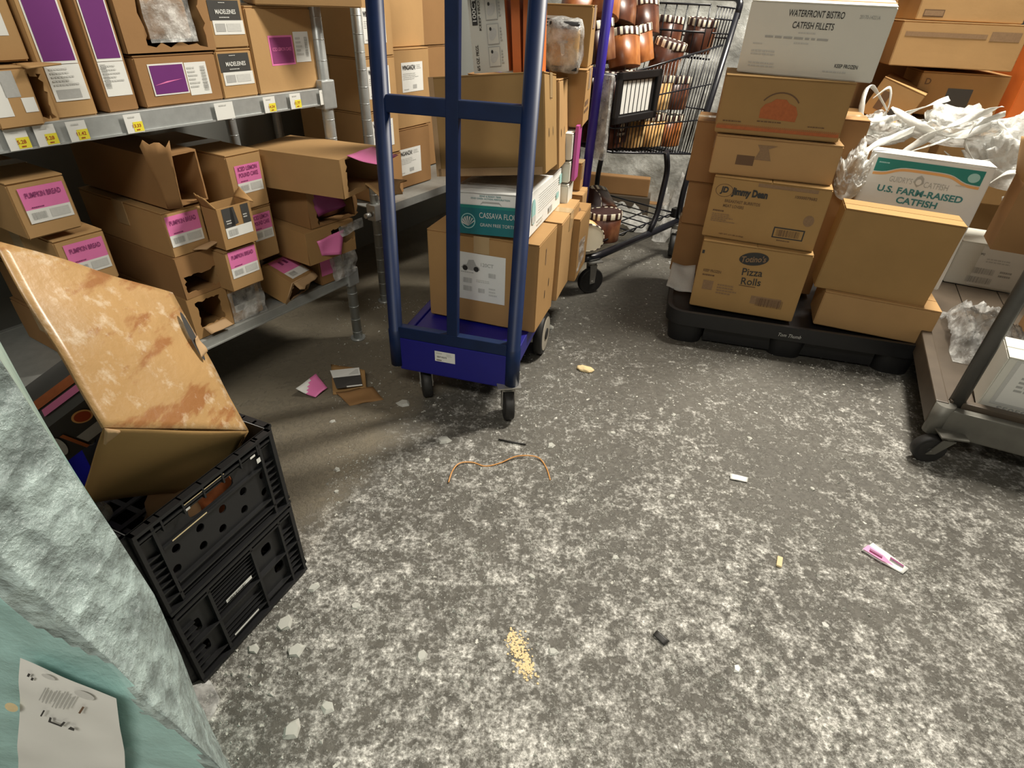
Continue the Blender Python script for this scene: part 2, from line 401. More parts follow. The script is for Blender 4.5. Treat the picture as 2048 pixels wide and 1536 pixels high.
def shell(bm, w_, d, h, th=.003, top=True, front=False, back=True, left=True, right_=True):
    if left: box(bm, (-w_ / 2, -d / 2, 0), (-w_ / 2 + th, d / 2, h))
    if right_: box(bm, (w_ / 2 - th, -d / 2, 0), (w_ / 2, d / 2, h))
    box(bm, (-w_ / 2 + th, -d / 2, 0), (w_ / 2 - th, d / 2, th))
    if top: box(bm, (-w_ / 2 + th, -d / 2, h - th), (w_ / 2 - th, d / 2, h))
    if back: box(bm, (-w_ / 2 + th, d / 2 - th, th), (w_ / 2 - th, d / 2, h - (th if top else 0)))
    if front: box(bm, (-w_ / 2 + th, -d / 2, th), (w_ / 2 - th, -d / 2 + th, h - (th if top else 0)))
def tornbox(name, label, fit, hole, mat='kraft', seed=1, amp=.004, group=None, cat='box'):
    """carton whose front panel is torn open: hole = x0,z0,x1,z1 measured on the front"""
    c, e = place(fit); w_, d, h = fit[6:9]; t = root(name, label, cat, c, e, group)
    bm = bmesh.new(); shell(bm, w_, d, h); dent(bm, .001, 9, seed); finish('body', bm, mat, t)
    bm = bmesh.new()
    mt = Matrix.Translation((-w_ / 2, -d / 2 - .0016, 0)) @ Matrix.Rotation(PI / 2, 4, 'X')
    plate(bm, [(0, 0), (w_, 0), (w_, h), (0, h)], [jag(*hole, seed=seed, amp=amp)], .003, mt)
    finish('torn_front', bm, mat, t)
    return t
def flappart(t, a, b, c, d, mat='kraft', name='torn_flap', **k):
    bm = bmesh.new(); sheet(bm, patch(a, b, c, d, **k), .003); return finish(name, bm, mat, t)

# ------------------------------------------------------------------ the room
def struct(name, bm, m): o = finish(name, bm, m); o['kind'] = 'structure'; return o
bm = bmesh.new(); box(bm, (-3, -2.2, -.05), (4, 5.2, 0)); struct('floor', bm, 'floor')
bm = bmesh.new(); box(bm, (-3, -2.2, 3.0), (4, 5.2, 3.05)); struct('ceiling', bm, 'ceil')
bm = bmesh.new(); box(bm, (-3, 4.6, 0), (4, 4.7, 3.0)); struct('wall_back', bm, 'wall')
bm = bmesh.new(); box(bm, (-3, -2.2, 0), (4, -2.1, 3.0)); struct('wall_front', bm, 'wall')
bm = bmesh.new(); box(bm, (3.2, -2.1, 0), (3.3, 4.6, 3.0)); struct('wall_right', bm, 'wall')
# left wall runs behind the racking, at the racking's own angle
bm = bmesh.new(); box(bm, (-3.2, 0, 0), (4.2, .1, 3.0)); o = struct('wall_left', bm, 'wall')
o.location = (-.565 - .62 * .868, 1.79 + .62 * .496, 0); o.rotation_euler = (0, 0, rad(60.2))

# ------------------------------------------------------------------ racking, first bay
U = 60.2; F0 = Vector((-.565, 1.79, 0)); ua = rad(U)
Ux = Vector((math.cos(ua), math.sin(ua), 0)); Uy = Vector((-math.sin(ua), math.cos(ua), 0))
def rk(s, dpt, z): return F0 + Ux * s + Uy * dpt + Vector((0, 0, z))
def sfit(s, z, w_, h, d=.28, off=0.0, yaw=0.0, tx=0, ty=0):
    q = rk(s, off, z); return (q.x, q.y, z, U + yaw, tx, ty, w_, d, h)
def post(name, par, x, y, h, r_=.0165):
    bm = bmesh.new(); tube(bm, [(x, y, 0), (x, y, .006)], .026, 16); tube(bm, [(x, y, .006), (x, y, h)], r_, 16)
    for k in range(int(h / .05)): tube(bm, [(x, y, .05 * k + .03), (x, y, .05 * k + .032)], r_ + .0006, 16)
    return finish(name, bm, 'galv', par, False)
def rack(name, label, loc, length, levels, depth, left=True, deckmat='galvdull'):
    t = root(name, label, 'shelving unit', loc, (0, 0, ua))
    for y in (0, depth): post('post', t, 0, y, 1.5)
    if left:
        for y in (0, depth): post('post', t, -length, y, 1.5)
    for i, (z, hb) in enumerate(levels):
        bm = bmesh.new(); box(bm, (-length, .004, z - .004), (0, depth, z)); 
        for k in range(1, 6): box(bm, (-length, depth * k / 6 - .004, z - .02), (0, depth * k / 6 + .004, z - .004))
        finish('deck', bm, deckmat, t)
        bm = bmesh.new(); box(bm, (-length, -.012, z - hb), (-.012, .003, z + .002), bev=.0015); box(bm, (-length, -.016, z - hb), (-.012, -.012, z - hb + .004))
        b = finish('front_beam', bm, 'galv' if i == len(levels) - 1 else deckmat, t)
        bm = bmesh.new(); box(bm, (-length, depth - .003, z - hb), (-.012, depth + .012, z + .002)); finish('rear_beam', bm, deckmat, t)
        for y in (0, depth):
            bm = bmesh.new(); box(bm, (-.027, y - .021, z - hb - .012), (.021, y + .021, z + .022), bev=.004)
            tube(bm, [(-.03, y, z - hb / 2), (-.055, y, z - hb / 2)], .009, 10); finish('clamp', bm, 'galv', t)
    return t
r1 = rack('shelving_unit', 'galvanised steel shelving unit holding the labelled bakery cartons, price tags on its upper beam', F0, 1.9, [(.252, .026), (.812, .040)], .46)
# price tags along the upper beam (stickers belong to the beam)
beam = [c for c in r1.children if c.name.startswith('front_beam')][-1]
def pricetag(s, txt, w_=.036, yellow=True, dz=0):
    d_ = Decal((s, -.0175, .774 + dz), (1, 0, 0), (0, 0, 1)); d_.q(0, 0, w_, .037, 'sticker', 0)
    d_.lines(w_ * .25, .028, w_ * .8, .034, 1, 'lightprint')
    if yellow: d_.q(w_ * .42, .002, w_, .021, 'yellow', 1); d_.t(txt, w_ * .62, .0135, .0065, 'redink', 2); d_.lines(w_ * .55, .003, w_ * .85, .008, 1, 'redink')
    d_.done('price_tag', beam)
for a_ in ((-.795, '5.28'), (-.747, '5.28'), (-.690, '11.42'), (-.578, '13.33'), (-.226, '14.24'), (-.142, '11.77'), (-.038, '11.11')): pricetag(*a_)
for s in (-.885, -.365): pricetag(s, '', .05, False)
r2 = rack('shelving_unit', 'galvanised shelving unit behind the blue cart, holding the wing cartons', (-.533, 2.1, 0), .0001, [(.375, .026)], .46, False)
for c in list(r2.children):
    if c.name.startswith(('deck', 'front_beam', 'rear_beam')): bpy.data.objects.remove(c)
for nm, a, b, mt_ in (('deck', (0, .004, .371), (1.15, .46, .375), 'galvdull'), ('front_beam', (.012, -.012, .347), (1.15, .003, .377), 'galvdull'), ('rear_beam', (.012, .457, .347), (1.15, .472, .377), 'galvdull')):
    bm = bmesh.new(); box(bm, a, b); finish(nm, bm, mt_, r2)
for y in (0, .46): post('post', r2, 1.16, y, 1.5)

# ---------------- printing for the bakery cartons
def plabel(t, fit, lines, x0=.15, x1=.93, z0=.26, z1=.88, col='pink', ink='magenta', small=True):
    w_, d, h = fit[6:9]; D_ = fdec(t, fit, 'front'); a, b, c, e = w_ * x0, w_ * x1, h * z0, h * z1; W = b - a; Hh = e - c; mz = c + Hh * .38
    D_.q(a, c, b, mz, 'sticker', 0); D_.q(a, mz, b, e, col, 0)
    n = len(lines); th = min(Hh * .15, Hh * .34 / n)
    for i, L_ in enumerate(lines): D_.t(L_, (a + b) / 2, e - Hh * (.22 if n == 1 else .13) - i * th * 1.45, th, ink, 2, wd=min(W * .8, W * .075 * len(L_) + W * .02), bold=.02)
    if small: D_.lines(a + W * .14, mz + Hh * .03, a + W * .55, mz + Hh * .09, 1, ink)
    D_.bars(a + W * .08, c + Hh * .1, a + W * .42, c + Hh * .30, 'grayprint'); D_.q(a + W * .5, c + Hh * .08, b - W * .06, c + Hh * .32, 'lightprint', 1)
    return D_.done('sticker', t)
# bottom shelf, column at the near end
PB = ['PUMPKIN BREAD']
f = sfit(-.822, .608, .102, .110, .34); t = carton('bakery_carton', 'brown carton with a pink PUMPKIN BREAD label, topmost of its stack at the left edge', f, 'kraft2'); plabel(t, f, PB)
f = sfit(-.787, .483, .100, .1115, .34); t = carton('bakery_carton', 'brown pumpkin bread carton directly beneath the topmost one, half behind the tilted wet carton', f, 'kraft2'); plabel(t, f, PB)
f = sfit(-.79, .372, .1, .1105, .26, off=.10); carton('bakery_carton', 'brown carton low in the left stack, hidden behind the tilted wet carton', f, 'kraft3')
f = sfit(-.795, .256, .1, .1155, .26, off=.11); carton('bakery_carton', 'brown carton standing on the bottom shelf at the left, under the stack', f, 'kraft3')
# second column: tall torn one on top, three below
f = sfit(-.535, .600, .105, .118, .36)
t = tornbox('bakery_carton', 'open-ended brown carton with a tall torn flap standing up at its mouth', f, (.004, .004, .101, .113), 'kraft3', 4, .0012)
w_, d, h = f[6:9]
flappart(t, (-.052, -d / 2 - .002, .0), (-.034, -d / 2 - .028, .0), (-.030, -d / 2 - .055, .158), (-.078, -d / 2 - .022, .150), 'kraft3', amp=.005, fr=14, curl=.010, seed=3, jag=.2)
f = sfit(-.553, .481, .102, .112, .36, off=.004); t = carton('bakery_carton', 'brown pumpkin bread carton beneath the open carton with the tall torn flap', f, 'kraft2'); plabel(t, f, PB, x0=.05, x1=.88, z0=.24, z1=.9)
flappart(t, (.0, -.182, .004), (.053, -.183, .016), (.078, -.215, .034), (.02, -.205, .012), 'torn', amp=.003, fr=20, curl=.006, jag=.4, seed=8)
f = sfit(-.556, .372, .112, .109, .36, off=.003); tornbox('bakery_carton', 'brown carton torn open at the front, the empty one higher of the two', f, (.010, .012, .100, .058), 'kraft3', 5, .004)
f = sfit(-.560, .256, .112, .115, .36, off=.002); t = tornbox('bakery_carton', 'brown carton torn open at the front, standing on the bottom shelf beam', f, (.022, .030, .090, .100), 'kraft', 7, .0035)
flappart(t, (.024 - .056, -.181, .024), (.090 - .056, -.181, .024), (.094 - .056, -.205, .012), (.028 - .056, -.203, .010), 'torn', amp=.002, fr=30, jag=.3, seed=2)
# third column
f = sfit(-.357, .547, .104, .142, .36); t = carton('bakery_carton', 'brown carton with a pink ICED LEMON POUND CAKE label, top of its stack', f, 'kraft2'); plabel(t, f, ['ICED LEMON', 'POUND CAKE'], x0=.18, x1=.90, z0=.30, z1=.80)
f = sfit(-.357, .400, .107, .1455, .36, off=.004); t = carton('bakery_carton', 'brown lemon pound cake carton whose label is half covered by the open black-label carton', f, 'kraft2'); plabel(t, f, ['ICED LEMON', 'POUND CAKE'], x0=.34, x1=.92, z0=.38, z1=.88)
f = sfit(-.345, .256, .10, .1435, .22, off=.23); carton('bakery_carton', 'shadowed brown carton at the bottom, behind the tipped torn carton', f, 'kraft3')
f = sfit(-.417, .460, .101, .107, .20, off=-.085)
f = sfit(-.453, .4865, .0955, .102, .06, off=-.060)
c, e = place(f); t = root('bakery_carton', 'open-topped brown carton with a peeled black label, jutting out of the middle row', 'box', c, e)
bm = bmesh.new(); shell(bm, .0955, .06, .102, top=False, front=True); dent(bm, .001, 9, 4); finish('body', bm, 'kraft', t)
flappart(t, (.046, -.028, .101), (.046, .028, .102), (.066, .024, .124), (.060, -.026, .094), 'kraft', 'flap', amp=.002)
flappart(t, (-.047, .028, .101), (-.047, -.028, .102), (-.064, -.022, .130), (-.060, .026, .136), 'kraft', 'flap', amp=.003, jag=.2)
D_ = fdec(t, f, 'front'); D_.q(.012, .052, .042, .100, 'blacklabel', 0).q(.066, .052, .088, .100, 'blacklabel', 0).poly([(.036, .100), (.046, .100), (.052, .058), (.03, .054)], 'blacklabel', 0)
D_.q(.012, .026, .088, .052, 'sticker', 0); D_.bars(.018, .031, .046, .047, 'grayprint').lines(.018, .060, .038, .072, 2, 'lightprint').lines(.068, .066, .084, .078, 2, 'lightprint'); D_.done('sticker', t)
f = sfit(-.457, .368, .098, .110, .30, off=-.050); t = carton('bakery_carton', 'brown pumpkin bread carton directly below the open black-label carton', f, 'kraft2'); plabel(t, f, PB, x0=.10, x1=.93, z0=.32, z1=.97)
f = sfit(-.446, .256, .100, .1105, .30, off=.002); t = carton('bakery_carton', 'small brown carton under clear tape with a scuffed black label, on the bottom shelf', f, 'kraft2')
D_ = fdec(t, f, 'front'); D_.q(.012, .048, .085, .084, 'blacklabel', 0).q(.012, .028, .085, .048, 'sticker', 0); D_.bars(.018, .031, .045, .045, 'grayprint'); D_.done('sticker', t)
bm = bmesh.new(); sheet(bm, patch((-.05, -.155, .0), (.055, -.158, .0), (.055, -.156, .09), (-.05, -.153, .09), 14, 12, .004, 35), 0); finish('clear_tape', bm, 'film', t)
# tipped torn one with label on top
f = (-.783, 1.567, .292, -15.6, -4.7, 24.4, .103, .115, .080)
c, e = place(f); t = root('bakery_carton', 'torn brown carton twisted outwards on the bottom shelf, pink label on its slanting top', 'box', c, e)
bm = bmesh.new(); shell(bm, .103, .115, .080, right_=False, front=True); dent(bm, .002, 12, 9); finish('body', bm, 'kraft', t)
bm = bmesh.new(); plate(bm, [(0, 0), (.115, 0), (.115, .080), (0, .080)], [jag(.014, .010, .102, .070, seed=12, amp=.007)], .003, Matrix.Translation((.05, -.0575, 0)) @ Matrix.Rotation(PI / 2, 4, 'Z') @ Matrix.Rotation(PI / 2, 4, 'X')); finish('torn_side', bm, 'torn', t)
flappart(t, (.05, -.05, .078), (.05, .05, .078), (.072, .045, .076), (.075, -.05, .070), 'torn', amp=.004, fr=25, jag=.5, seed=4)
D_ = fdec(t, f, 'top'); D_.q(.004, .020, .060, .110, 'pink', 0).q(.060, .020, .090, .110, 'sticker', 0); D_.lines(.015, .045, .04, .09, 2, 'magenta'); D_.bars(.066, .03, .084, .06, 'grayprint'); D_.done('sticker', t)
# right-hand column of the bay: three big torn ones
f = (-.470, 1.527, .580, 71.5, 0, 0, .196, .30, .100)
t = tornbox('bakery_carton', 'long brown carton on top at the right post, torn end under a curling pink label', f, (.022, .012, .190, .098), 'kraft2', 21, .005)
w_, d, h = f[6:9]
bm = bmesh.new(); R_ = patch((-.065, -d / 2 - .002, .104), (.06, -d / 2 - .004, .104), (.075, -d / 2 - .07, .075), (-.03, -d / 2 - .075, .072), 6, 8, .002, 20, -.012); sheet(bm, R_, .001); finish('curling_label', bm, 'pink', t)
flappart(t, (-.0, -d / 2 - .002, .010), (.10, -d / 2 - .002, .010), (.11, -d / 2 - .075, .002), (.0, -d / 2 - .07, -.018), 'kraft2', amp=.006, fr=16, jag=.4, seed=5)
f = (-.606, 1.615, .462, 57, 0, 0, .170, .30, .116)
t = tornbox('bakery_carton', 'torn-open brown carton between two others by the right post, dark wrapped cake inside', f, (.025, .006, .178, .094), 'kraft3', 22, .006); w_, d, h = f[6:9]
bm = bmesh.new(); box(bm, (-.075, -d / 2 + .03, .006), (.075, d / 2 - .05, .072), bev=.01); dent(bm, .004, 25, 3); finish('wrapped_cake', bm, 'tubdark', t)
bm = bmesh.new(); sheet(bm, patch((-.055, -d / 2 - .004, .03), (.03, -d / 2 - .03, .05), (.02, -d / 2 - .01, .096), (-.075, -d / 2 - .002, .096), 6, 6, .004, 25), .001); finish('curling_label', bm, 'magenta', t)
f = (-.614, 1.578, .363, 57.4, 0, 0, .182, .30, .097)
t = tornbox('bakery_carton', 'brown carton second from the bottom by the right post, pink label peeling off', f, (.09, .035, .18, .084), 'kraft', 23, .006); w_, d, h = f[6:9]
bm = bmesh.new(); sheet(bm, patch((-.045, -d / 2 - .006, .018), (.012, -d / 2 - .022, .012), (.05, -d / 2 - .006, .075), (-.055, -d / 2 - .004, .066), 6, 6, .004, 25), .001); finish('curling_label', bm, 'pink', t)
bm = bmesh.new(); sheet(bm, patch((.03, -d / 2 - .008, .055), (.115, -d / 2 - .02, .07), (.12, -d / 2 - .012, .096), (.03, -d / 2 - .008, .085), 8, 5, .005, 35), 0); finish('clear_tape', bm, 'film', t)
f = (-.622, 1.672, .256, 55, 0, 0, .095, .32, .105)
t = carton('bakery_carton', 'lowest brown carton by the right post, pink label under loose clear film', f, 'kraft3'); D_ = fdec(t, f, 'front'); D_.q(.005, .03, .06, .085, 'pink', 0).q(.06, .035, .09, .09, 'sticker', 0); D_.done('sticker', t)
bm = bmesh.new(); sheet(bm, patch((.0, -.168, .0), (.09, -.17, .01), (.10, -.172, .10), (-.01, -.166, .09), 12, 10, .008, 30), 0); finish('clear_film', bm, 'film', t)

# ---------------- top shelf of the bay
def tall(fit, t, flip=False):
    D_ = fdec(t, fit, 'front'); w_ = fit[6]
    D_.q(w_ * .12, .093, w_ * .92, .34, 'sticker', 0).q(w_ * .16, .098, w_ * .88, .335, 'purple', 1)
    D_.q(w_ * .12, .030, w_ * .92, .092, 'sticker', 0).lines(w_ * .2, .055, w_ * .8, .088, 5, 'lightprint')
    if not flip: D_.q(w_ * .2, .034, w_ * .75, .050, 'grayprint', 1)
    else: D_.bars(w_ * .16, .045, w_ * .34, .090, 'grayprint', vert=True)
    D_.done('sticker', t)
f = sfit(-.692, .814, .078, .36, .30); t = carton('bakery_carton', 'tall narrow brown carton with a purple label and white barcode label, nearer of two', f, 'kraft2'); tall(f, t)
f = sfit(-.593, .814, .064, .36, .30); t = carton('bakery_carton', 'tall narrow brown carton with a purple label wrapping its worn edge, farther of two', f, 'kraft3'); tall(f, t, True)
f = sfit(-.800, .812, .075, .098, .20, off=-.028); t = carton('bakery_carton', 'brown carton overhanging the price tags at the left edge, its label torn in two', f, 'kraft2', tape=False)
D_ = fdec(t, f, 'front'); D_.q(.028, .05, .052, .092, 'grayprint', 0).q(-.0, .02, .03, .075, 'sticker', 0).q(.05, .024, .071, .048, 'sticker', 0); D_.done('sticker', t)
f = sfit(-.728, .814, .036, .098, .22, off=-.004); t = tornbox('bakery_carton', 'small torn-open carton with a ragged black hole, squeezed behind the overhanging carton', f, (.004, .006, .030, .078), 'kraft2', 31, .004)
flappart(t, (-.018, -.112, .094), (.018, -.112, .094), (.040, -.150, .094), (-.018, -.150, .090), 'kraft2', 'flap', amp=.002)
f = sfit(-.80, .915, .10, .30, .30); t = carton('bakery_carton', 'brown carton in the top left corner above the torn-label carton, gray and white label', f, 'kraft2')
D_ = fdec(t, f, 'front'); D_.q(.0, .04, .082, .075, 'sticker', 0).q(.0, .078, .075, .12, 'grayprint', 0); D_.done('sticker', t)
f = sfit(-.513, .814, .191, .100, .30); t = carton('bakery_carton', 'wide low brown carton with a purple square and white barcode label side by side', f, 'kraft3')
D_ = fdec(t, f, 'front'); D_.q(.026, .022, .108, .083, 'sticker', 0).q(.029, .025, .105, .080, 'purple', 1).q(.110, .016, .163, .082, 'sticker', 0).lines(.114, .03, .14, .075, 6, 'lightprint').bars(.146, .024, .158, .076, 'grayprint', vert=True); D_.poly([(.03, .042), (.06, .046), (.1, .052), (.06, .049)], 'pink', 2); D_.done('sticker', t)
f = sfit(-.520, .918, .205, .16, .30); t = tornbox('bakery_carton', 'torn-open brown carton above the purple-square carton, film-wrapped cake showing inside', f, (.045, .012, .185, .13), 'kraft3', 33, .007)
bm = bmesh.new(); box(bm, (-.045, -.148, .022), (.055, .10, .10), bev=.012); dent(bm, .004, 22, 5); finish('wrapped_cake', bm, 'kraft3', t)
bm = bmesh.new(); sheet(bm, patch((-.05, -.156, .018), (.06, -.156, .018), (.06, -.154, .105), (-.05, -.154, .105), 12, 10, .004, 30), 0); finish('clear_film', bm, 'film', t)
def mad(f, t):
    D_ = fdec(t, f, 'front'); w_ = f[6]; D_.q(.006, .056, w_ - .010, .095, 'blacklabel', 0).q(.010, .028, w_ - .006, .056, 'sticker', 0); D_.t('MADELEINES', w_ * .5, .073, .009, 'sticker', 2, wd=w_ * .55); D_.lines(w_ * .35, .089, w_ * .6, .092, 1, 'lightprint').lines(w_ * .3, .060, w_ * .7, .064, 1, 'lightprint')
    D_.q(w_ * .16, .034, w_ * .42, .050, 'grayprint', 1).q(w_ * .46, .034, w_ * .85, .050, 'lightprint', 1); D_.done('sticker', t)
f = sfit(-.320, .814, .099, .104, .30); t = carton('bakery_carton', 'small brown carton with a black MADELEINES label, standing on the upper shelf', f, 'kraft2'); mad(f, t)
f = sfit(-.318, .919, .097, .14, .30); t = carton('bakery_carton', 'small brown madeleines carton stacked on the other one with a black label', f, 'kraft2'); mad(f, t)
f = sfit(-.216, .814, .202, .190, .34); t = carton('bakery_carton', 'large brown carton beside the post with a dull pink and white label', f, 'kraft2')
D_ = fdec(t, f, 'front'); D_.q(.052, .062, .128, .128, 'pink', 0).q(.056, .066, .124, .124, 'magenta', 0.6).t('ICED LEMON CAKE', .09, .098, .008, 'pink', 2, wd=.06).q(.132, .066, .182, .135, 'sticker', 0).bars(.166, .078, .176, .125, 'grayprint', vert=True).lines(.136, .08, .160, .125, 5, 'lightprint'); D_.done('sticker', t)
f = (-.655, 1.625, 1.006, 28, 0, 0, .26, .26, .20); carton('shipping_carton', 'tan carton lying across the top of the shelf, only its lower edge in view', f, 'kraft2')
# cartons in the dark behind the front rows
k = 0
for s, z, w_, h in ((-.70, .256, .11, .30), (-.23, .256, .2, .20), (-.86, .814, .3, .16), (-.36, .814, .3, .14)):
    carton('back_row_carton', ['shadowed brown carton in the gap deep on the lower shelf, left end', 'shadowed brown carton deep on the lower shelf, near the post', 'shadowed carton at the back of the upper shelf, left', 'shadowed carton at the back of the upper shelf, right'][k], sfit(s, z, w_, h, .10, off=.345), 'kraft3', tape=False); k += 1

# ------------------------------------------------------------------ second bay: wing cartons
def wing(t, f, x, z, w_=.125, h=.10):
    D_ = fdec(t, f, 'front'); D_.q(x, z, x + w_, z + h, 'sticker', 0).t('WINGANZA!', x + w_ * .34, z + h * .83, h * .16, 'black', 2, wd=w_ * .6)
    D_.lines(x + w_ * .06, z + h * .42, x + w_ * .9, z + h * .66, 4, 'lightprint').q(x + w_ * .5, z + h * .1, x + w_ * .68, z + h * .24, 'grayprint', 1).lines(x + w_ * .08, z + h * .06, x + w_ * .4, z + h * .14, 1, 'lightprint').lines(x + w_ * .7, z + h * .76, x + w_ * .95, z + h * .92, 3, 'lightprint'); D_.done('sticker', t)
f = (-.503, 2.330, .378, 60, 0, 0, .235, .30, .222); t = carton('wing_carton', 'brown wing carton at the bottom of the stack, standing on the gray shelf', f, 'kraft3'); wing(t, f, .02, .05, .15, .10)
f = (-.490, 2.363, .602, 60, 0, 0, .223, .30, .270); t = carton('wing_carton', 'brown wing carton in the middle of the stack, white WINGANZA label facing out', f, 'kraft2'); wing(t, f, .055, .125)
f = (-.498, 2.420, .874, 60, 0, 0, .20, .30, .26); carton('wing_carton', 'tan wing carton on top of the stack behind the cart bars', f, 'kraft2')
for z, h, lab in ((.378, .155, 'brown carton at the foot of the column beside the round post'), (.535, .152, 'brown carton second up in the column beside the round post'), (.689, .168, 'brown carton with a white label, third up beside the round post'), (.858, .2, 'brown carton with a tall white label, top of the column beside the round post')):
    f = (-.560, 2.165, z, 60, 0, 0, .185, .32, h); t = carton('wing_carton', lab, f, 'kraft2' if z > .5 else 'kraft3')
    if z > .4: wing(t, f, .04, .03 if z < .6 else .04, .11, min(.1, h - .06))
for i, (x, y, z, h) in enumerate(((-.47, 2.70, .378, .24), (-.47, 2.70, .62, .24), (-.47, 2.70, .862, .24))):
    f = (x, y, z, 60, 0, 0, .24, .30, h); carton('wing_carton', ['shadowed brown carton at the base of the far column on the gray shelf', 'shadowed brown carton in the middle of the far column', 'shadowed brown carton at the top of the far column, behind the white box', 'dark carton deep behind the round post'][i], f, 'kraft3')

# ------------------------------------------------------------------ blue U-boat cart
CA = rad(-14.3); CO = Vector((-.345, 1.449, 0)); CW = .355; CL = .955
cart = root('stock_cart', 'blue steel stock cart with tall barred ends, carrying the stacked cartons', 'cart', CO, (0, 0, CA))
def ctube(name, pts, r_, mat='blue', seg=16, par=cart):
    bm = bmesh.new(); tube(bm, pts, r_, seg); return finish(name, bm, mat, par)
for x in (0, CW): ctube('post', [(x, 0, .118), (x, 0, .235), (x, 0, .236), (x, 0, 1.42)], [.0215, .0215, .0195, .0195])
ctube('top_rail', [(0, 0, 1.42), (CW, 0, 1.42)], .0195)
for nm, a, b in (('crossbar', (0, -.010, .812), (CW, .010, .850)), ('crossbar', (0, -.010, 1.2), (CW, .010, 1.238)), ('middle_bar', (CW / 2 - .016, -.011, .215), (CW / 2 + .016, .009, 1.40)), ('lower_bar', (.015, -.012, .214), (CW - .015, .012, .250))):
    bm = bmesh.new(); box(bm, a, b, bev=.003); finish(nm, bm, 'blue', cart)
bm = bmesh.new(); box(bm, (.012, -.012, .106), (CW - .012, .012, .214), bev=.004); box(bm, (.0, -.002, .112), (CW, .02, .2), bev=.004); pn = finish('front_panel', bm, 'bluepl', cart)
D_ = Decal((.125, -.012, .158), (1, 0, 0), (0, 0, 1)); D_.q(0, 0, .062, .034, 'sticker', 0).t('KENT-HOLTZ', .022, .016, .005, 'black', 2, wd=.03).lines(.005, .002, .028, .008, 1, 'brownprint').lines(.036, .02, .056, .03, 3, 'lightprint').lines(.005, .025, .03, .03, 1, 'grayprint'); D_.done('sticker', pn)
bm = bmesh.new(); box(bm, (.02, .012, .185), (CW - .02, CL - .012, .2), bev=.003); box(bm, (-.005, .012, .15), (.02, CL - .01, .205), bev=.003); box(bm, (CW - .02, .012, .15), (CW + .005, CL - .01, .205), bev=.003)
for k in (.3, .5, .7): box(bm, (.02, CL * k - .02, .16), (CW - .02, CL * k + .02, .185))
finish('deck', bm, 'bluepl', cart)
for x in (-.012, CW + .012): ctube('post', [(x, CL, .13), (x, CL, 1.42)], .0175, 'indigo')
for nm, a, b in (('rear_panel', (.0, CL - .012, .13), (CW, CL + .012, .21)), ('crossbar', (0, CL - .01, .82), (CW, CL + .01, .85))):
    bm = bmesh.new(); box(bm, a, b, bev=.003); finish(nm, bm, 'indigo', cart)
def caster(par, x, y, r_, wd, top, yaw, trail=.02, mat='rubber', rim='zinc', fork='zinc'):
    c = bpy.data.objects.new('caster', None); COL.objects.link(c); c.parent = par; c.location = (x, y, 0); c.rotation_euler = (0, 0, rad(yaw)); c.empty_display_size = .03
    bm = bmesh.new(); box(bm, (-.034, -.034, top - .004), (.034, .034, top)); cyl(bm, (0, 0, top - .012), (0, 0, 1), .02, .016)
    for s in (-1, 1):
        a = s * (wd / 2 + .004)
        pts = [(-.016, top - .02), (.016, top - .02), (trail + .012, r_ - .006), (trail - .010, r_ - .010)]
        vs = [bm.verts.new((a + dx, q[0], q[1])) for dx in (-.0015, .0015) for q in pts]
        for f in ((0, 1, 2, 3), (7, 6, 5, 4), (0, 4, 5, 1), (1, 5, 6, 2), (2, 6, 7, 3), (3, 7, 4, 0)): bm.faces.new([vs[i] for i in f])
    box(bm, (-wd / 2 - .005, -.016, top - .024), (wd / 2 + .005, .016, top - .018)); cyl(bm, (0, trail, r_), (1, 0, 0), .005, wd + .016, 10)
    finish('fork', bm, fork, c)
    bm = bmesh.new(); cyl(bm, (0, trail, r_), (1, 0, 0), r_, wd, 32, 0, .004); cyl(bm, (0, trail, r_), (1, 0, 0), r_ * .72, wd + .002, 24, 1); cyl(bm, (0, trail, r_), (1, 0, 0), r_ * .25, wd + .006, 12, 1)
    finish('wheel', bm, [M[mat], M[rim]], c); return c
caster(cart, CW - .012, .005, .046, .028, .118, 24, -.012, 'rubber', 'rubber')
caster(cart, .065, .045, .046, .028, .118, 30, -.02, 'rubber', 'rubber')
caster(cart, CW - .08, CL - .18, .038, .024, .112, -10, .02, 'rubber', 'rubber'); caster(cart, .03, CL - .1, .038, .024, .112, 0, .02, 'rubber', 'rubber')
for x in (.02, CW - .002):
    bm = bmesh.new(); cyl(bm, (x, .40, .075), (1, 0, 0), .075, .03, 36, 0, .005); cyl(bm, (x, .40, .075), (1, 0, 0), .060, .033, 30, 1); cyl(bm, (x, .40, .075), (1, 0, 0), .02, .04, 16, 0); finish('wheel', bm, [M['rubber'], M['wheelrim']], cart)

for o_ in list(cart.children):       # the barred frame is bent a little to the right
    if o_.type == 'MESH' and o_.name.split('.')[0] in ('post', 'top_rail', 'crossbar', 'middle_bar'):
        for v in o_.data.vertices:
            if v.co.z > .2: v.co.x += .026 * (v.co.z - .2)
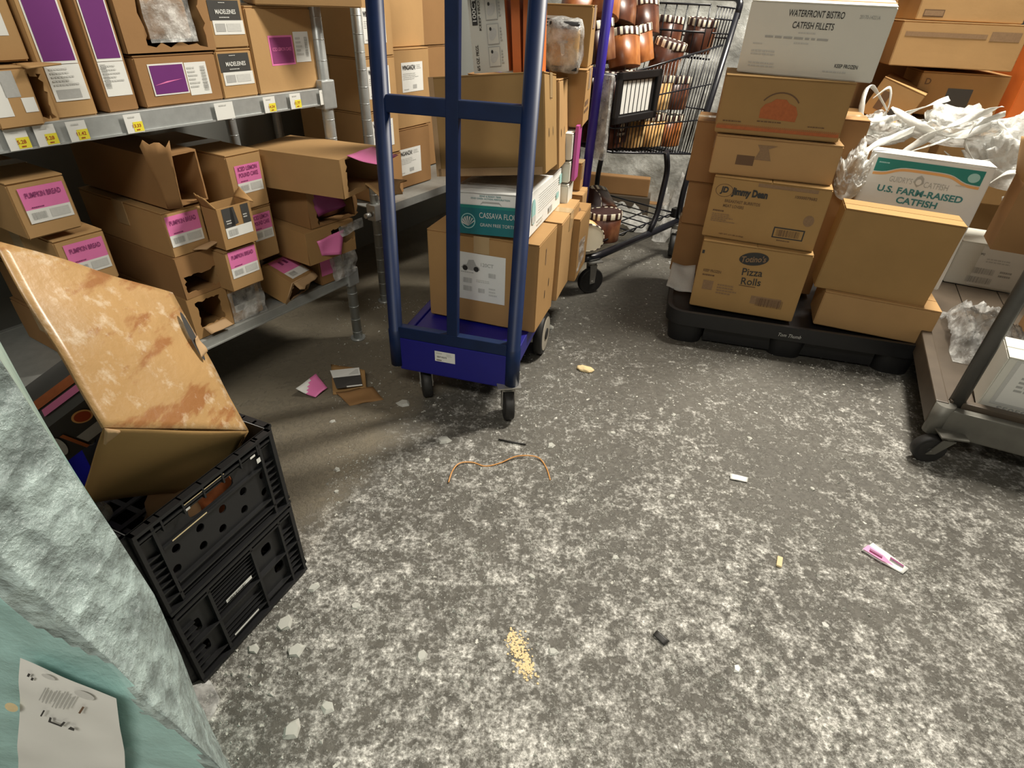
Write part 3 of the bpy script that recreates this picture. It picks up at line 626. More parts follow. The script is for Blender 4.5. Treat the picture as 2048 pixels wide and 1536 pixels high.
# cargo on the cart
f = (-.266, 1.610, .205, -17.2, 0, 0, .342, .195, .275); t = carton('shipping_carton', 'brown carton on the deck of the blue cart, big white label with a car drawing', f, 'kraft', seam='y')
D_ = fdec(t, f, 'front'); x, z = .095, .075; D_.q(x, z, x + .150, z + .148, 'sticker', 0)
D_.poly([(x + .012, z + .100), (x + .020, z + .110), (x + .030, z + .112), (x + .036, z + .126), (x + .052, z + .128), (x + .060, z + .112), (x + .070, z + .106), (x + .072, z + .098), (x + .045, z + .094)], 'grayprint', 1).ell(x + .025, z + .1, .008, .008, 'black', 2).ell(x + .060, z + .1, .008, .008, 'black', 2)
D_.t('120CT', x + .094, z + .117, .011, 'grayprint', 2).lines(x + .012, z + .085, x + .07, z + .09, 1).bars(x + .018, z + .054, x + .048, z + .07, 'grayprint').bars(x + .018, z + .028, x + .048, z + .044, 'grayprint').bars(x + .098, z + .08, x + .122, z + .094, 'grayprint').bars(x + .066, z + .028, x + .088, z + .042, 'grayprint').lines(x + .06, z + .06, x + .12, z + .07, 2, 'lightprint').lines(x + .1, z + .02, x + .13, z + .05, 3, 'lightprint'); D_.done('sticker', t)
D_ = fdec(t, f, 'right')
for a in (.09, .13): D_.ell(a, .09 + (a - .09) * .6, .003, .014, 'black', 0)
D_.q(.075, .19, .083, .24, 'fadeprint', 0); D_.done('slot_marks', t)
f = (-.090, 1.80, .205, -16, 0, 0, .235, .27, .265); carton('shipping_carton', 'plain brown carton on the cart deck directly behind the car-label carton', f, 'kraft2')
# tortilla box
f = (-.197, 1.573, .487, -14.5, -3.3, -2.1, .231, .47, .113); c, e = place(f); w_, d, h = f[6:9]
t = root('tortilla_box', 'white and teal CASSAVA FLOUR tortilla box squeezed between two cartons on the cart', 'box', c, e)
bm = bmesh.new(); shell(bm, w_, d, h, front=True); dent(bm, .001, 8, 5); finish('body', bm, 'whitebox', t)
flappart(t, (-w_ / 2, -d / 2 - .004, h + .001), (w_ / 2, -d / 2 - .004, h + .001), (w_ / 2, d / 2, h + .003), (-w_ / 2, d / 2, h + .003), 'whitebox', 'lid', amp=.0022, fr=14)
D_ = fdec(t, f, 'front'); D_.o = D_.o + Vector((0, -.0012, 0)); D_.q(.0, .0, w_, .072, 'tealdk', 0).q(0, .072, w_, .080, 'teal', 0).t('CASSAVA FLOUR', .152, .054, .015, 'lightprint', 2, wd=.118, bold=.005).t('GRAIN FREE TORTILLAS', .155, .028, .009, 'lightprint', 2, wd=.12, bold=0).ell(.060, .036, .021, .021, 'tealtint', 1, ring=.12)
for k in range(7): D_.poly([(.060, .022), (.060 + .020 * math.cos(PI * (.1 + .8 * k / 6)), .03 + .02 * math.sin(PI * (.1 + .8 * k / 6))), (.060 + .020 * math.cos(PI * (.18 + .8 * k / 6)), .028 + .02 * math.sin(PI * (.18 + .8 * k / 6)))], 'lightprint', 2)
D_.t('BEND & READY TEAR', .125, .1055, .004, 'tealtext', 2, wd=.06).t('FIND OVEN ACTION PERFORATION', .125, .0985, .004, 'tealtext', 2, wd=.11)
D_.poly([(.095, .082), (.103, .091), (.15, .091), (.158, .082), (.15, .0875), (.103, .0875)], 'grayprint', 1); D_.done('front_print', t)
D_ = fdec(t, f, 'right'); D_.o = D_.o + Vector((.0012, 0, 0))
for k in range(8): D_.q(.12, .045 + k * .007, .40, .0465 + k * .007, 'lightprint', 0)
D_.ell(.055, .06, .022, .035, 'tealtint', 0).q(.034, .03, .076, .05, 'lightprint', 1).q(.40, .07, .45, .10, 'tealtint', 0).q(.36, .03, .40, .05, 'tealtint', 0).q(.25, .012, .3, .03, 'grayprint', 0).lines(.1, .01, .2, .03, 2, 'lightprint'); D_.done('side_print', t)
D_ = fdec(t, f, 'top'); D_.o = D_.o + Vector((0, 0, .0075)); [D_.q(.03, .04 + .03 * k, .03 + .1, .045 + .03 * k, 'lightprint', 0) for k in range(6)]; [D_.q(.15, .04 + .03 * k, .2, .044 + .03 * k, 'lightprint', 0) for k in range(5)]; D_.done('lid_print', t)
# upper big one, leaning
f = (-.232, 1.631, .622, -9.7, -6.7, -5.6, .305, .235, .244); t = carton('shipping_carton', 'large plain tan carton leaning behind the cart crossbar, on the tortilla box', f, 'gold', seam='x')
w_, d, h = f[6:9]; D_ = fdec(t, f, 'right'); D_.q(.1, .18, .115, .235, 'fadeprint', 0).ell(.07, .10, .004, .012, 'black', 0).ell(.15, .10, .003, .012, 'black', 0); D_.done('slot_marks', t)
D_ = fdec(t, f, 'front'); D_.q(.006, .0, w_ - .008, .02, 'torn', 0).q(.0, 0, .014, h, 'torn', 0); D_.done('glued_edge', t)
f = (.02, 1.84, .60, -12, -3, -5, .10, .20, .245); t = carton('shipping_carton', 'narrow tan carton standing just behind the large leaning one', f, 'kraft2', tape=False)
D_ = fdec(t, f, 'right'); D_.ell(.04, .10, .003, .012, 'black', 0).ell(.1, .10, .003, .012, 'black', 0); D_.done('slot_marks', t)
# white/orange boxes on top
f = (-.133, 1.70, .872, -10, -3, -7, .094, .10, .26); c, e = place(f); w_, d, h = f[6:9]
t = root('sausage_box', 'white frozen food box with cooking drawings, standing on the large tan carton', 'box', c, e); bm = bmesh.new(); shell(bm, w_, d, h, front=True); dent(bm, .001, 9, 1); finish('body', bm, 'whitecard', t)
D_ = fdec(t, f, 'front'); D_.o = D_.o + Vector((0, -.0012, 0)); D_.q(.008, .107, .022, .17, 'black', 0).t('100CT', .015, .14, .010, 'sticker', 2, wd=.05, ang=PI / 2)
D_.t('KEEP FROZEN', .028, .14, .006, 'black', 1, wd=.09, ang=PI / 2).t('6/5 OZ. PKGS.', .0145, .035, .008, 'black', 1, wd=.058, ang=PI / 2)
for k, z in enumerate((.012, .062, .115)):
    D_.q(.044, z, .075, z + .045, 'grayprint', 0).q(.0455, z + .0015, .0735, z + .0435, 'whitecard', 1).ell(.059, z + .022, .009, .014, 'lightprint', 2, ang=-.5).ell(.054, z + .034, .003, .004, 'black', 3).lines(.078, z + .005, .084, z + .038, 5, 'grayprint')
D_.done('front_print', t)
D_ = fdec(t, f, 'right'); D_.q(0, 0, d, h, 'orange', 0); D_.done('orange_side', t)
f = (-.030, 1.695, .874, -10, -3, -5, .022, .10, .26); c, e = place(f); t = root('sausage_box', 'narrow orange box edge beside the white box with cooking drawings', 'box', c, e); bm = bmesh.new(); shell(bm, .022, .10, .26, front=True); finish('body', bm, 'orange', t)
f = (-.004, 1.690, .874, -10, -3, -3, .045, .10, .26); c, e = place(f); t = root('sausage_box', 'orange ORIGINAL SAUSAGE box right behind the cart post', 'box', c, e); bm = bmesh.new(); shell(bm, .045, .10, .26, front=True); finish('body', bm, 'orange', t)
D_ = fdec(t, f, 'front'); D_.o = D_.o + Vector((0, -.0012, 0)); D_.t('ORIGINAL SAUSAGE', .022, .085, .010, 'orangelt', 1, wd=.14, ang=PI / 2).lines(.030, .11, .04, .18, 8, 'orangelt'); D_.done('front_print', t)
# right-hand side of the cart: cartons hanging over the deck edge
f = (.132, 1.925, .204, -15.7, 0, 0, .080, .20, .226); t = carton('shipping_carton', 'brown carton with a round stamp on top, jutting past the cart deck edge', f, 'kraft', tape=False)
D_ = fdec(t, f, 'top'); D_.ell(.04, .1, .02, .035, 'brownprint', 0, ring=.3); D_.done('round_stamp', t)
bm = bmesh.new(); sheet(bm, patch((.040, -.09, .03), (.042, .02, .03), (.043, .02, .14), (.042, -.09, .15), 8, 10, .004, 30), 0); finish('clear_film', bm, 'film', t)
f = (.150, 2.145, .204, -14, 0, 0, .085, .12, .245); t = carton('shipping_carton', 'brown carton with a round stamp on top, behind the jutting one', f, 'kraft2', tape=False); D_ = fdec(t, f, 'top'); D_.ell(.045, .06, .018, .028, 'brownprint', 0, ring=.3); D_.done('round_stamp', t)
f = (.17, 2.19, .45, -14, 0, 0, .055, .07, .10); carton('shipping_carton', 'small brown carton wedged against the rear post of the blue cart', f, 'kraft')
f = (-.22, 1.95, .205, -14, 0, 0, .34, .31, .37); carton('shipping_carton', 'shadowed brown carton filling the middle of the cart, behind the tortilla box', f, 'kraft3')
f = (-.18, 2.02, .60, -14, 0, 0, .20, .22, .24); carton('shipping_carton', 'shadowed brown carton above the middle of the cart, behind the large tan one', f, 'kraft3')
f = (.075, 2.02, .70, -12, 0, 0, .12, .16, .165); t = carton('shipping_carton', 'brown carton with faded print under the bagged buns, near the rear post', f, 'kraft'); D_ = fdec(t, f, 'right'); D_.q(.02, .06, .1, .075, 'brownprint', 0).q(.02, .04, .12, .05, 'brownprint', 0); D_.done('faded_print', t)
f = (.045, 2.08, .866, -12, 0, 0, .155, .12, .165); t = carton('shipping_carton', 'tan carton with a white barcode label behind the bagged buns', f, 'gold')
D_ = fdec(t, f, 'front'); D_.q(.0, .06, .07, .135, 'sticker', 0).lines(.01, .105, .045, .13, 3, 'black').bars(.05, .085, .064, .128, 'black', vert=True).lines(.01, .07, .04, .08, 1).lines(.09, .09, .135, .13, 3, 'brownprint'); D_.done('sticker', t)
bm = bmesh.new(); box(bm, (-.045, -.04, 0), (.045, .04, .012), 1, .004); box(bm, (-.043, -.038, .01), (.043, .038, .115), 0, .02); box(bm, (-.045, -.04, .108), (.045, .04, .125), 1, .006); dent(bm, .004, 22, 2)
t = root('bagged_buns', 'clear bag of tan buns with a dark lid, near the rear cart post', 'bag', (.115, 1.97, .868), (rad(4), 0, rad(-8))); finish('buns', bm, [M['tublight'], M['blackpl']], t, True)
bm = bmesh.new(); box(bm, (-.05, -.045, -.005), (.055, .045, .13), 0, .022); bmesh.ops.subdivide_edges(bm, edges=[q for q in bm.edges if q.calc_length() > .02], cuts=4, use_grid_fill=True); dent(bm, .009, 26, 7); finish('clear_bag', bm, 'film', t, True)
D_ = Decal((-.01, -.0425, .045), (1, 0, 0), (0, 0, 1)); D_.poly([(0, .03), (.012, .034), (.016, .0), (.008, -.006), (.004, .004)], 'sticker', 0).poly([(-.008, .032), (.024, .034), (.02, .028), (-.006, .027)], 'grayprint', 1); D_.done('white_mark', t)
for i, (z, h, m_) in enumerate(((.46, .075, 'whitecard'), (.537, .07, 'whitecard'), (.609, .085, 'whitecard'))):
    f = (.118, 1.955, z, -14, 0, 0, .045, .10, h - .004); carton('white_carton', ['lowest of three small white packs beside the tan cartons on the cart', 'middle one of three small white packs beside the tan cartons', 'top one of three small white packs beside the tan cartons'][i], f, m_, tape=False)
    if i != 1: pass
f = (.170, 1.965, .54, -14, 0, 0, .010, .07, .17); c, e = place(f); t = root('pink_carton', 'thin pink pack standing beside the three white packs on the cart', 'box', c, e); bm = bmesh.new(); shell(bm, .010, .07, .17, front=True); finish('body', bm, 'plum', t)

# ------------------------------------------------------------------ shopping cart
SY = rad(47.9); sc = root('shopping_cart', 'black wire shopping cart piled with striped ice cream tubs', 'shopping cart', (.322, 2.272, 0), (0, 0, SY))
W1, W2 = .40, .47          # nose and rear width; near side plane at y=0
def side_pt(u, v, y=0.0):  # u along the cart 0..1, v up 0..1
    zb = .566 + (.474 - .566) * u; zt = .825 + (.905 - .825) * u
    xb = .038 + (.690 - .038) * u; xt = .030 + (.775 - .030) * u
    return Vector((xb + (xt - xb) * v, y, zb + (zt - zb) * v))
def far(u): return W1 + (W2 - W1) * u
for nm, yy in (('side_basket', 0.0), ('side_basket', 1.0)):
    bm = bmesh.new()
    for k in range(29):
        u = k / 28; y0 = far(u) * yy; tube(bm, [side_pt(u, 0, y0), side_pt(u, 1, y0)], .0022, 5)
    for v in (0, .33, .66, 1.0):
        tube(bm, [side_pt(0, v, 0 if not yy else W1), side_pt(1, v, 0 if not yy else W2)], .0042 if v in (0, 1.0) else .003, 6)
    for k in range(7):     # raised child-seat side
        u = k / 6; x0 = .640 + .16 * u; y0 = W2 * yy; tube(bm, [(x0, y0, .90 + .0 * u), (x0 + .03, y0, 1.045 - .012 * u)], .0026, 5)
    for z in (.95, 1.0, 1.042): tube(bm, [(.655, W2 * yy, z), (.82, W2 * yy, z - .006)], .003, 6)
    finish(nm, bm, 'blacksteel', sc)
bm = bmesh.new()
for k in range(17): u = k / 16; tube(bm, [side_pt(0, 0, W1 * u), side_pt(0, 1, W1 * u)], .0022, 5)
for v in (0, .33, .66, 1.0): tube(bm, [side_pt(0, v, 0), side_pt(0, v, W1)], .0042 if v in (0, 1.0) else .003, 6)
finish('nose_basket', bm, 'blacksteel', sc)
bm = bmesh.new()
for k in range(15): u = k / 14; tube(bm, [side_pt(1, 0, W2 * u), Vector((.80, W2 * u, .93))], .0022, 5)
for v in (0, .4, 1.0): a = side_pt(1, 0).lerp(Vector((.80, 0, .93)), v); tube(bm, [a, a + Vector((0, W2, 0))], .0035, 6)
finish('rear_gate', bm, 'blacksteel', sc)
bm = bmesh.new()
for k in range(16): u = k / 15; tube(bm, [side_pt(u, 0, 0), side_pt(u, 0, far(u))], .0025, 5)
for k in range(1, 12): v = k / 12; tube(bm, [side_pt(0, 0, W1 * v), side_pt(1, 0, W2 * v)], .0022, 5)
finish('basket_floor', bm, 'blacksteel', sc)
bm = bmesh.new()       # child seat
for k in range(9): yy = .03 + (W2 - .06) * k / 8; tube(bm, [(.66, yy, 1.045), (.645, yy, .86), (.74, yy, .85)], .0026, 5)
for q in ((.66, 1.045), (.645, .86), (.74, .85), (.652, .95)): tube(bm, [(q[0], .03, q[1]), (q[0], W2 - .03, q[1])], .004, 6)
finish('child_seat', bm, 'blacksteel', sc)
for yy in (0.0, W2):
    n_ = -.012 if yy == 0 else .012
    bm = bmesh.new()
    tube(bm, fillet([(.66, yy + n_, .165), (.655, yy + n_, .30), (.69, yy + n_, .47), (.825, yy + n_, 1.02)], .05), .013, 12)
    finish('rear_upright', bm, 'blacksteel', sc)
    bm = bmesh.new(); nz = .0 if yy == 0 else -.03
    tube(bm, fillet([(.675, yy + n_, .170), (.30, (yy + n_) * .96, .165), (.0, yy + nz + n_, .163), (-.055, yy + nz + n_ + (.03 if yy == 0 else -.03), .158)], .04), .0155, 12)
    finish('base_rail', bm, 'blacksteel', sc)
    bm = bmesh.new(); tube(bm, fillet([(.40, yy + n_, .170), (.445, yy + n_, .24), (.47, yy + n_, .44), (.43, yy + n_, .52)], .05), .0125, 12); finish('middle_upright', bm, 'blacksteel', sc)
bm = bmesh.new(); tube(bm, fillet([(.825, -.012, 1.0), (.835, -.012, 1.058), (.855, .02, 1.075), (.855, W2 - .02, 1.075), (.835, W2 + .012, 1.058), (.825, W2 + .012, 1.0)], .03), .0135, 12); finish('handle', bm, 'blacksteel', sc)
bm = bmesh.new(); tube(bm, [(-.05, .03, .158), (-.07, W1 / 2, .158), (-.05, W1 - .04, .158)], .0145, 12); finish('nose_rail', bm, 'blacksteel', sc)
bm = bmesh.new()
for k in range(9): u = k / 8; x0 = .02 + .62 * u; tube(bm, fillet([(x0, .015, .205), (x0, .03, .18), (x0, W1 - .02, .18), (x0, W1 - .005, .205)], .015, 3), .003, 5)
for v in (.0, .33, .66, 1.0): tube(bm, [(.02, .012 + (W1 - .02) * v, .182 if 0 < v < 1 else .207), (.65, .012 + (W2 - .024) * v, .182 if 0 < v < 1 else .207)], .0038, 6)
for q in (.0, 1.0): tube(bm, [(.02 + .63 * q, .012, .207), (.02 + .63 * q, W1 + .05 * q, .207)], .0045, 6)
finish('bottom_rack', bm, 'blacksteel', sc)
for yy in (.005, W2 - .01):
    bm = bmesh.new(); box(bm, (.632, yy - .012, .188), (.672, yy + .014, .232), bev=.004); finish('rack_clip', bm, 'blackpl', sc)
caster(sc, -.010, .0, .056, .026, .148, -115, .0, 'rubber', 'rubber'); caster(sc, -.045, W1 - .05, .056, .026, .150, 20, .0, 'rubber', 'rubber')
caster(sc, .655, -.01, .056, .026, .158, -60, -.01, 'rubber', 'rubber'); caster(sc, .655, W2, .056, .026, .158, -90, -.01, 'rubber', 'rubber')
# frame for a card on the near side
bm = bmesh.new(); th = .026; x0, x1, z0, z1 = -.005, .285, .668, .838
for a, b in (((x0, z0), (x1, z0 + th)), ((x0, z1 - th), (x1, z1)), ((x0, z0), (x0 + th, z1)), ((x1 - th, z0), (x1, z1))): box(bm, (a[0], -.018, a[1]), (b[0], -.004, b[1]), bev=.003)
box(bm, (x0 + .01, -.008, z0 + .01), (x1 - .01, -.004, z1 - .01)); fr = finish('card_frame', bm, 'blackpl', sc)
D_ = Decal((x0 + .045, -.0085, z0 + .05), (1, 0, 0), (0, 0, 1)); [D_.q(.028 * k, -.018, .028 * k + .022, .09, 'sticker', 0) for k in range(7)]; D_.done('white_card', fr)
bm = bmesh.new(); box(bm, (-.03, -.004, .545), (-.005, .06, .83), bev=.008); dent(bm, .002, 20); finish('corner_guard', bm, 'film', sc)

# ice cream tubs
def tub_mesh(bodymat, w_=.146, d=.108, h=.126):
    def ring(sx, sy, z, bm, n=32):
        out = []
        for k in range(n):
            a = 2 * PI * k / n; ca, sa = math.cos(a), math.sin(a); e = .78
            out.append(bm.verts.new((math.copysign(abs(ca) ** e, ca) * sx, math.copysign(abs(sa) ** e, sa) * sy, z)))
        return out
    def loft(bm, prof, mf):
        R_ = [ring(*q, bm) for q in prof]
        for i in range(len(R_) - 1):
            for k in range(32): f = bm.faces.new((R_[i][k], R_[i][(k + 1) % 32], R_[i + 1][(k + 1) % 32], R_[i + 1][k])); f.material_index = mf(i, k); f.smooth = True
        bm.faces.new(list(reversed(R_[0]))).material_index = mf(0, 0); bm.faces.new(R_[-1]).material_index = mf(99, 0)
    bm = bmesh.new(); loft(bm, [(w_ * .46, d * .46, 0), (w_ * .47, d * .47, .003), (w_ * .485, d * .485, h - .02)], lambda i, k: 0)
    me1 = bpy.data.meshes.new('tub_body'); bm.to_mesh(me1); bm.free(); me1.materials.append(M[bodymat])
    bm = bmesh.new(); loft(bm, [(w_ * .495, d * .495, h - .026), (w_ * .5, d * .5, h - .024), (w_ * .5, d * .5, h - .002), (w_ * .485, d * .485, h), (w_ * .47, d * .47, h - .002)], lambda i, k: (1 if bodymat == 'tublight' else 0) if i == 99 else (1 if (k // 1) % 2 == 0 else 0))
    me2 = bpy.data.meshes.new('tub_lid'); bm.to_mesh(me2); bm.free(); me2.materials.append(M['tubbrown']); me2.materials.append(M['tubcream'])
    return me1, me2
TUB = {k: tub_mesh(m_) for k, m_ in (('p', 'tubprint'), ('d', 'tubdark'), ('l', 'tublight'))}
def tub(kind, loc, rot, label, logo=False, group=None):
    t = root('ice_cream_tub', label, 'tub', loc, rot, group)
    for nm, me in zip(('tub_body', 'lid'), TUB[kind]):
        o = bpy.data.objects.new(nm, me); COL.objects.link(o); o.parent = t
    if logo:
        D_ = Decal((-.05, -.0530, .02), (1, 0, 0), (0, 0, 1)); D_.q(.004, 0, .096, .074, 'tubbrown', 0).ell(.05, .056, .016, .016, 'tubcream', 2).t('Breyers', .05, .031, .016, 'tubcream', 2, wd=.06).poly([(.042, .02), (.058, .02), (.05, .0)], 'orangelt', 2); D_.done('front_print', t)
    return t
def scp(x, y, z): return sc.matrix_basis @ Vector((x, y, z))
GL = 'ice cream tubs inside the cart basket'
rows_ = []
kinds = {0: 'dlpd', 1: 'plld', 2: 'pdpl'}
for lev, (z, n, names_) in enumerate(((.572, 5, 'lowest'), (.694, 5, 'middle'),)):
    for i in range(4):
        for j in range(3):
            x = .100 + .152 * i; y = .072 + .122 * j
            if lev == 0: zz = .572 - .018 * i
            else: zz = .703 - .012 * i
            if x > .62: continue
            kd = ('d', 'l', 'l', 'p', 'd')[i] if lev == 0 else ('d', 'p', 'l', 'd', 'p')[i]
            side_ = ('near wire side', 'centre row', 'far side')[j]; col_ = ('first', 'second', 'third', 'fourth')[i]
            tub(kd, scp(x, y, zz), (rad(random.uniform(-2, 2)), rad(3), SY + rad(random.uniform(-4, 4))), f'striped-lid tub, {names_} basket layer, {side_}, {col_} from the nose', logo=(j == 0 and i == 0))
top = [(.045, .20, .845, 'd', -6, 4, 44, 'striped-lid tub with a round cream scoop logo, beside the blue post', True), (.20, .10, .835, 'p', -16, 5, 52, 'orange-brown tub tilting on the heap right above the card frame', False), (.345, .13, .845, 'p', -14, -6, 56, 'orange-brown tub tilted beside the one above the card frame', False), (.47, .10, .80, 'd', 12, 4, 48, 'dark striped-lid tub at the right end of the heap', False),
       (.10, .28, .96, 'p', 4, 10, 30, 'caramel tub high on the heap, next to the blue post', False), (.24, .27, .975, 'd', -10, -12, 56, 'brown tub high on the heap, leaning left', False), (.38, .27, .965, 'd', -14, 14, 42, 'brown tub at the crest, leaning towards the child seat', False), (.09, .33, .832, 'd', 0, 0, 48, 'dark tub at the far side of the heap, nose end', False), (.25, .33, .832, 'd', 0, 0, 48, 'dark tub at the far side of the heap, middle', False), (.42, .30, .826, 'd', 0, 0, 44, 'dark tub at the far side of the heap, seat end', False), (.02, .10, .86, 'd', -10, -8, 38, 'dark tub half hidden by the blue post above the nose', False), (.17, .20, .99, 'p', -6, 16, 66, 'caramel tub at the upper edge of the view beside the blue post', False), (.50, .22, .93, 'd', -16, 4, 50, 'brown tub on the seat side of the crest', False), (.735, .10, .872, 'd', 6, 0, 40, 'dark striped tub in the child seat, near side', False), (.735, .25, .872, 'd', 0, 5, 50, 'dark striped tub in the child seat, far side', False)]
for x, y, z, kd, a, b, c_, lab, lg in top: tub(kd, scp(x, y, z), (rad(a), rad(b), rad(c_)), lab, lg)
tub('d', scp(.125, .055, .187), (0, 0, SY - .5), 'striped-lid tub standing upright on the bottom rack of the cart')
tub('l', scp(.005, .085, .245), (rad(84), 0, SY - .75), 'cream-lidded tub lying on its side at the front of the bottom rack')
tub('d', scp(.30, .17, .235), (rad(-60), rad(15), SY - .2), 'brown tub tipped over behind the upright one on the bottom rack')
tub('d', scp(.20, .26, .225), (rad(30), rad(-35), SY + .6), 'brown tub tipped left at the back of the bottom rack')

# ------------------------------------------------------------------ black pallet and its stacks
PA = rad(-14.0); pal = root('black_pallet', 'black plastic display pallet under the carton stacks', 'pallet', (.557, 1.868, 0), (0, 0, PA))
PW, PD = .855, .52
def rr2(w_, d, rr, n=6, o=(0, 0)):
    out = []
    for cx, cy, a0 in ((rr, rr, PI), (w_ - rr, rr, 1.5 * PI), (w_ - rr, d - rr, 0), (rr, d - rr, .5 * PI)):
        for k in range(n + 1): a = a0 + PI / 2 * k / n; out.append((o[0] + cx + rr * math.cos(a), o[1] + cy + rr * math.sin(a)))
    return out
bm = bmesh.new(); plate(bm, rr2(PW, PD, .06), [], .012, Matrix.Translation((0, 0, .105))); finish('deck', bm, 'blackpl', pal)
bm = bmesh.new(); plate(bm, rr2(PW + .01, PD + .01, .065, o=(-.005, -.005)), [rr2(PW - .02, PD - .02, .052, o=(.01, .01))], .052, Matrix.Translation((0, 0, .102))); finish('rim', bm, 'blackpl', pal)
for i, x in enumerate((.005, PW / 2 - .07, PW - .145)):
    for y in (.005, PD - .145):
        bm = bmesh.new(); plate(bm, rr2(.14, .14, .05, o=(x, y)), [], .085, Matrix.Translation((0, 0, .0425)))
        for v in bm.verts:
            if v.co.z < .04: v.co.x = x + .07 + (v.co.x - x - .07) * .86; v.co.y = y + .07 + (v.co.y - y - .07) * .86
        finish('foot', bm, 'blackpl', pal)
bm = bmesh.new(); box(bm, (.14, .03, .012), (PW - .14, .04, .1)); box(bm, (.03, .14, .012), (.04, PD - .14, .1)); finish('skirt_with_shade', bm, 'blackpl', pal)  # skirt carried down low, its black standing in for shadow between the feet
D_ = Decal((.38, -.006, .085), (1, 0, 0), (0, 0, 1)); D_.t('Tom Thumb', .04, .012, .013, 'lightprint', 0, wd=.075, bold=0, shear=.3); D_.done('lettering', pal)
f = (.640, 1.914, .128, -18.0, 0, 0, .353, .26, .246); t = carton('pizza_carton', 'golden brown PIZZA ROLLS carton at the foot of the front stack, on the pallet rim', f, 'gold', seam='y', tape=False)
D_ = fdec(t, f, 'front'); D_.ell(.175, .205, .047, .023, 'black', 0, ang=.15).t("Totino's", .175, .205, .022, 'fadeprint', 2, wd=.078, shear=.25, ang=.15, bold=.02).t('Pizza', .182, .158, .026, 'black', 1, wd=.066, ang=.06, bold=.01).t('Rolls', .186, .124, .026, 'black', 1, wd=.064, ang=.06, bold=.01)
D_.q(.150, .104, .205, .107, 'brownprint', 0).t('KEEP FROZEN', .052, .141, .010, 'brownprint', 1, wd=.06).lines(.022, .120, .082, .130, 1, 'brownprint').q(.03, .07, .065, .105, 'fadeprint', 0).lines(.08, .06, .16, .1, 4, 'fadeprint').q(.2, .045, .30, .075, 'fadeprint', 0).bars(.22, .04, .31, .07, 'brownprint'); D_.q(.004, .20, .012, .212, 'black', 0); D_.done('front_print', t)
f = (.642, 1.955, .376, -20.4, 0, 0, .359, .26, .203); t = carton('burrito_carton', 'light brown Jimmy Dean BREAKFAST BURRITOS carton in the front stack', f, 'gold', seam='y', tape=False)
D_ = fdec(t, f, 'front'); D_.ell(.040, .160, .028, .021, 'brownprint', 0, ring=.08).t('JD', .040, .160, .026, 'black', 1, wd=.026, bold=.05, shear=.1).t('Jimmy Dean', .120, .158, .031, 'black', 1, wd=.112, bold=.055).t('BREAKFAST BURRITOS', .105, .128, .010, 'brownprint', 1, wd=.112).t('MEAT LOVERS', .080, .112, .010, 'brownprint', 1, wd=.066)
D_.t('10000079682', .290, .168, .009, 'brownprint', 1, wd=.065).lines(.018, .088, .07, .098, 1, 'brownprint').lines(.018, .055, .10, .085, 5, 'fadeprint').t('NET WT. 6.0 LBS (2.46kg)', .095, .016, .006, 'brownprint', 1, wd=.08).q(.14, .185, .32, .196, 'fadeprint', 0).ell(.318, .098, .016, .018, 'fadeprint', 0)
D_.q(.222, .030, .318, .066, 'black', 0).q(.226, .034, .314, .062, 'gold', 1).bars(.233, .037, .306, .059, 'brownprint', 3).lines(.24, .02, .30, .026, 1, 'brownprint'); D_.done('front_print', t)
f = (.627, 1.980, .581, -16.8, 0, 0, .377, .27, .119); t = carton('shipping_carton', 'low wide tan carton between the burrito carton and the orange-print carton', f, 'kraft2')
D_ = fdec(t, f, 'front'); D_.q(.075, .035, .13, .065, 'brownprint', 0).poly([(.13, .055), (.18, .055), (.165, .09), (.19, .10), (.13, .10), (.14, .085)], 'fadeprint', 0); D_.done('faded_print', t)
f = (.621, 1.996, .704, -16.3, 0, 0, .368, .26, .165); t = carton('shipping_carton', 'brown carton printed with an orange dome and a checkered orange band', f, 'gold', tape=False)
D_ = fdec(t, f, 'front'); w_ = .368
D_.poly([(.118 + .005, .052), (.122, .078), (.132, .092), (.148, .098), (.160, .108), (.19, .108), (.2, .098), (.222, .09), (.232, .07), (.230, .048)], 'redprint', 0)
for k in range(12): a0 = PI * (.18 + .64 * k / 12); a1 = PI * (.18 + .64 * (k + 1) / 12); D_.poly([(.176 + .062 * math.cos(a0), .072 + .056 * math.sin(a0)), (.176 + .062 * math.cos(a1), .072 + .056 * math.sin(a1)), (.176 + .058 * math.cos(a1), .072 + .052 * math.sin(a1)), (.176 + .058 * math.cos(a0), .072 + .052 * math.sin(a0))], 'brownprint', 0)
D_.lines(.12, .040, .225, .046, 1, 'brownprint').lines(.018, .034, .10, .040, 1, 'brownprint').lines(.27, .036, .34, .041, 1, 'brownprint').q(.002, .014, w_ - .004, .023, 'redprint', 0)
for k in range(60): D_.q(.004 + k * .006, .023, .0072 + k * .006, .0255, 'redprint', 0); D_.q(.007 + k * .006, .0262, .0102 + k * .006, .0287, 'redprint', 0)
D_.done('front_print', t)
f = (.672, 2.069, .871, -24.7, 4.0, .5, .386, .24, .190); t = carton('catfish_carton', 'white WATERFRONT BISTRO CATFISH FILLETS carton on top of the front stack', f, 'whitecard')
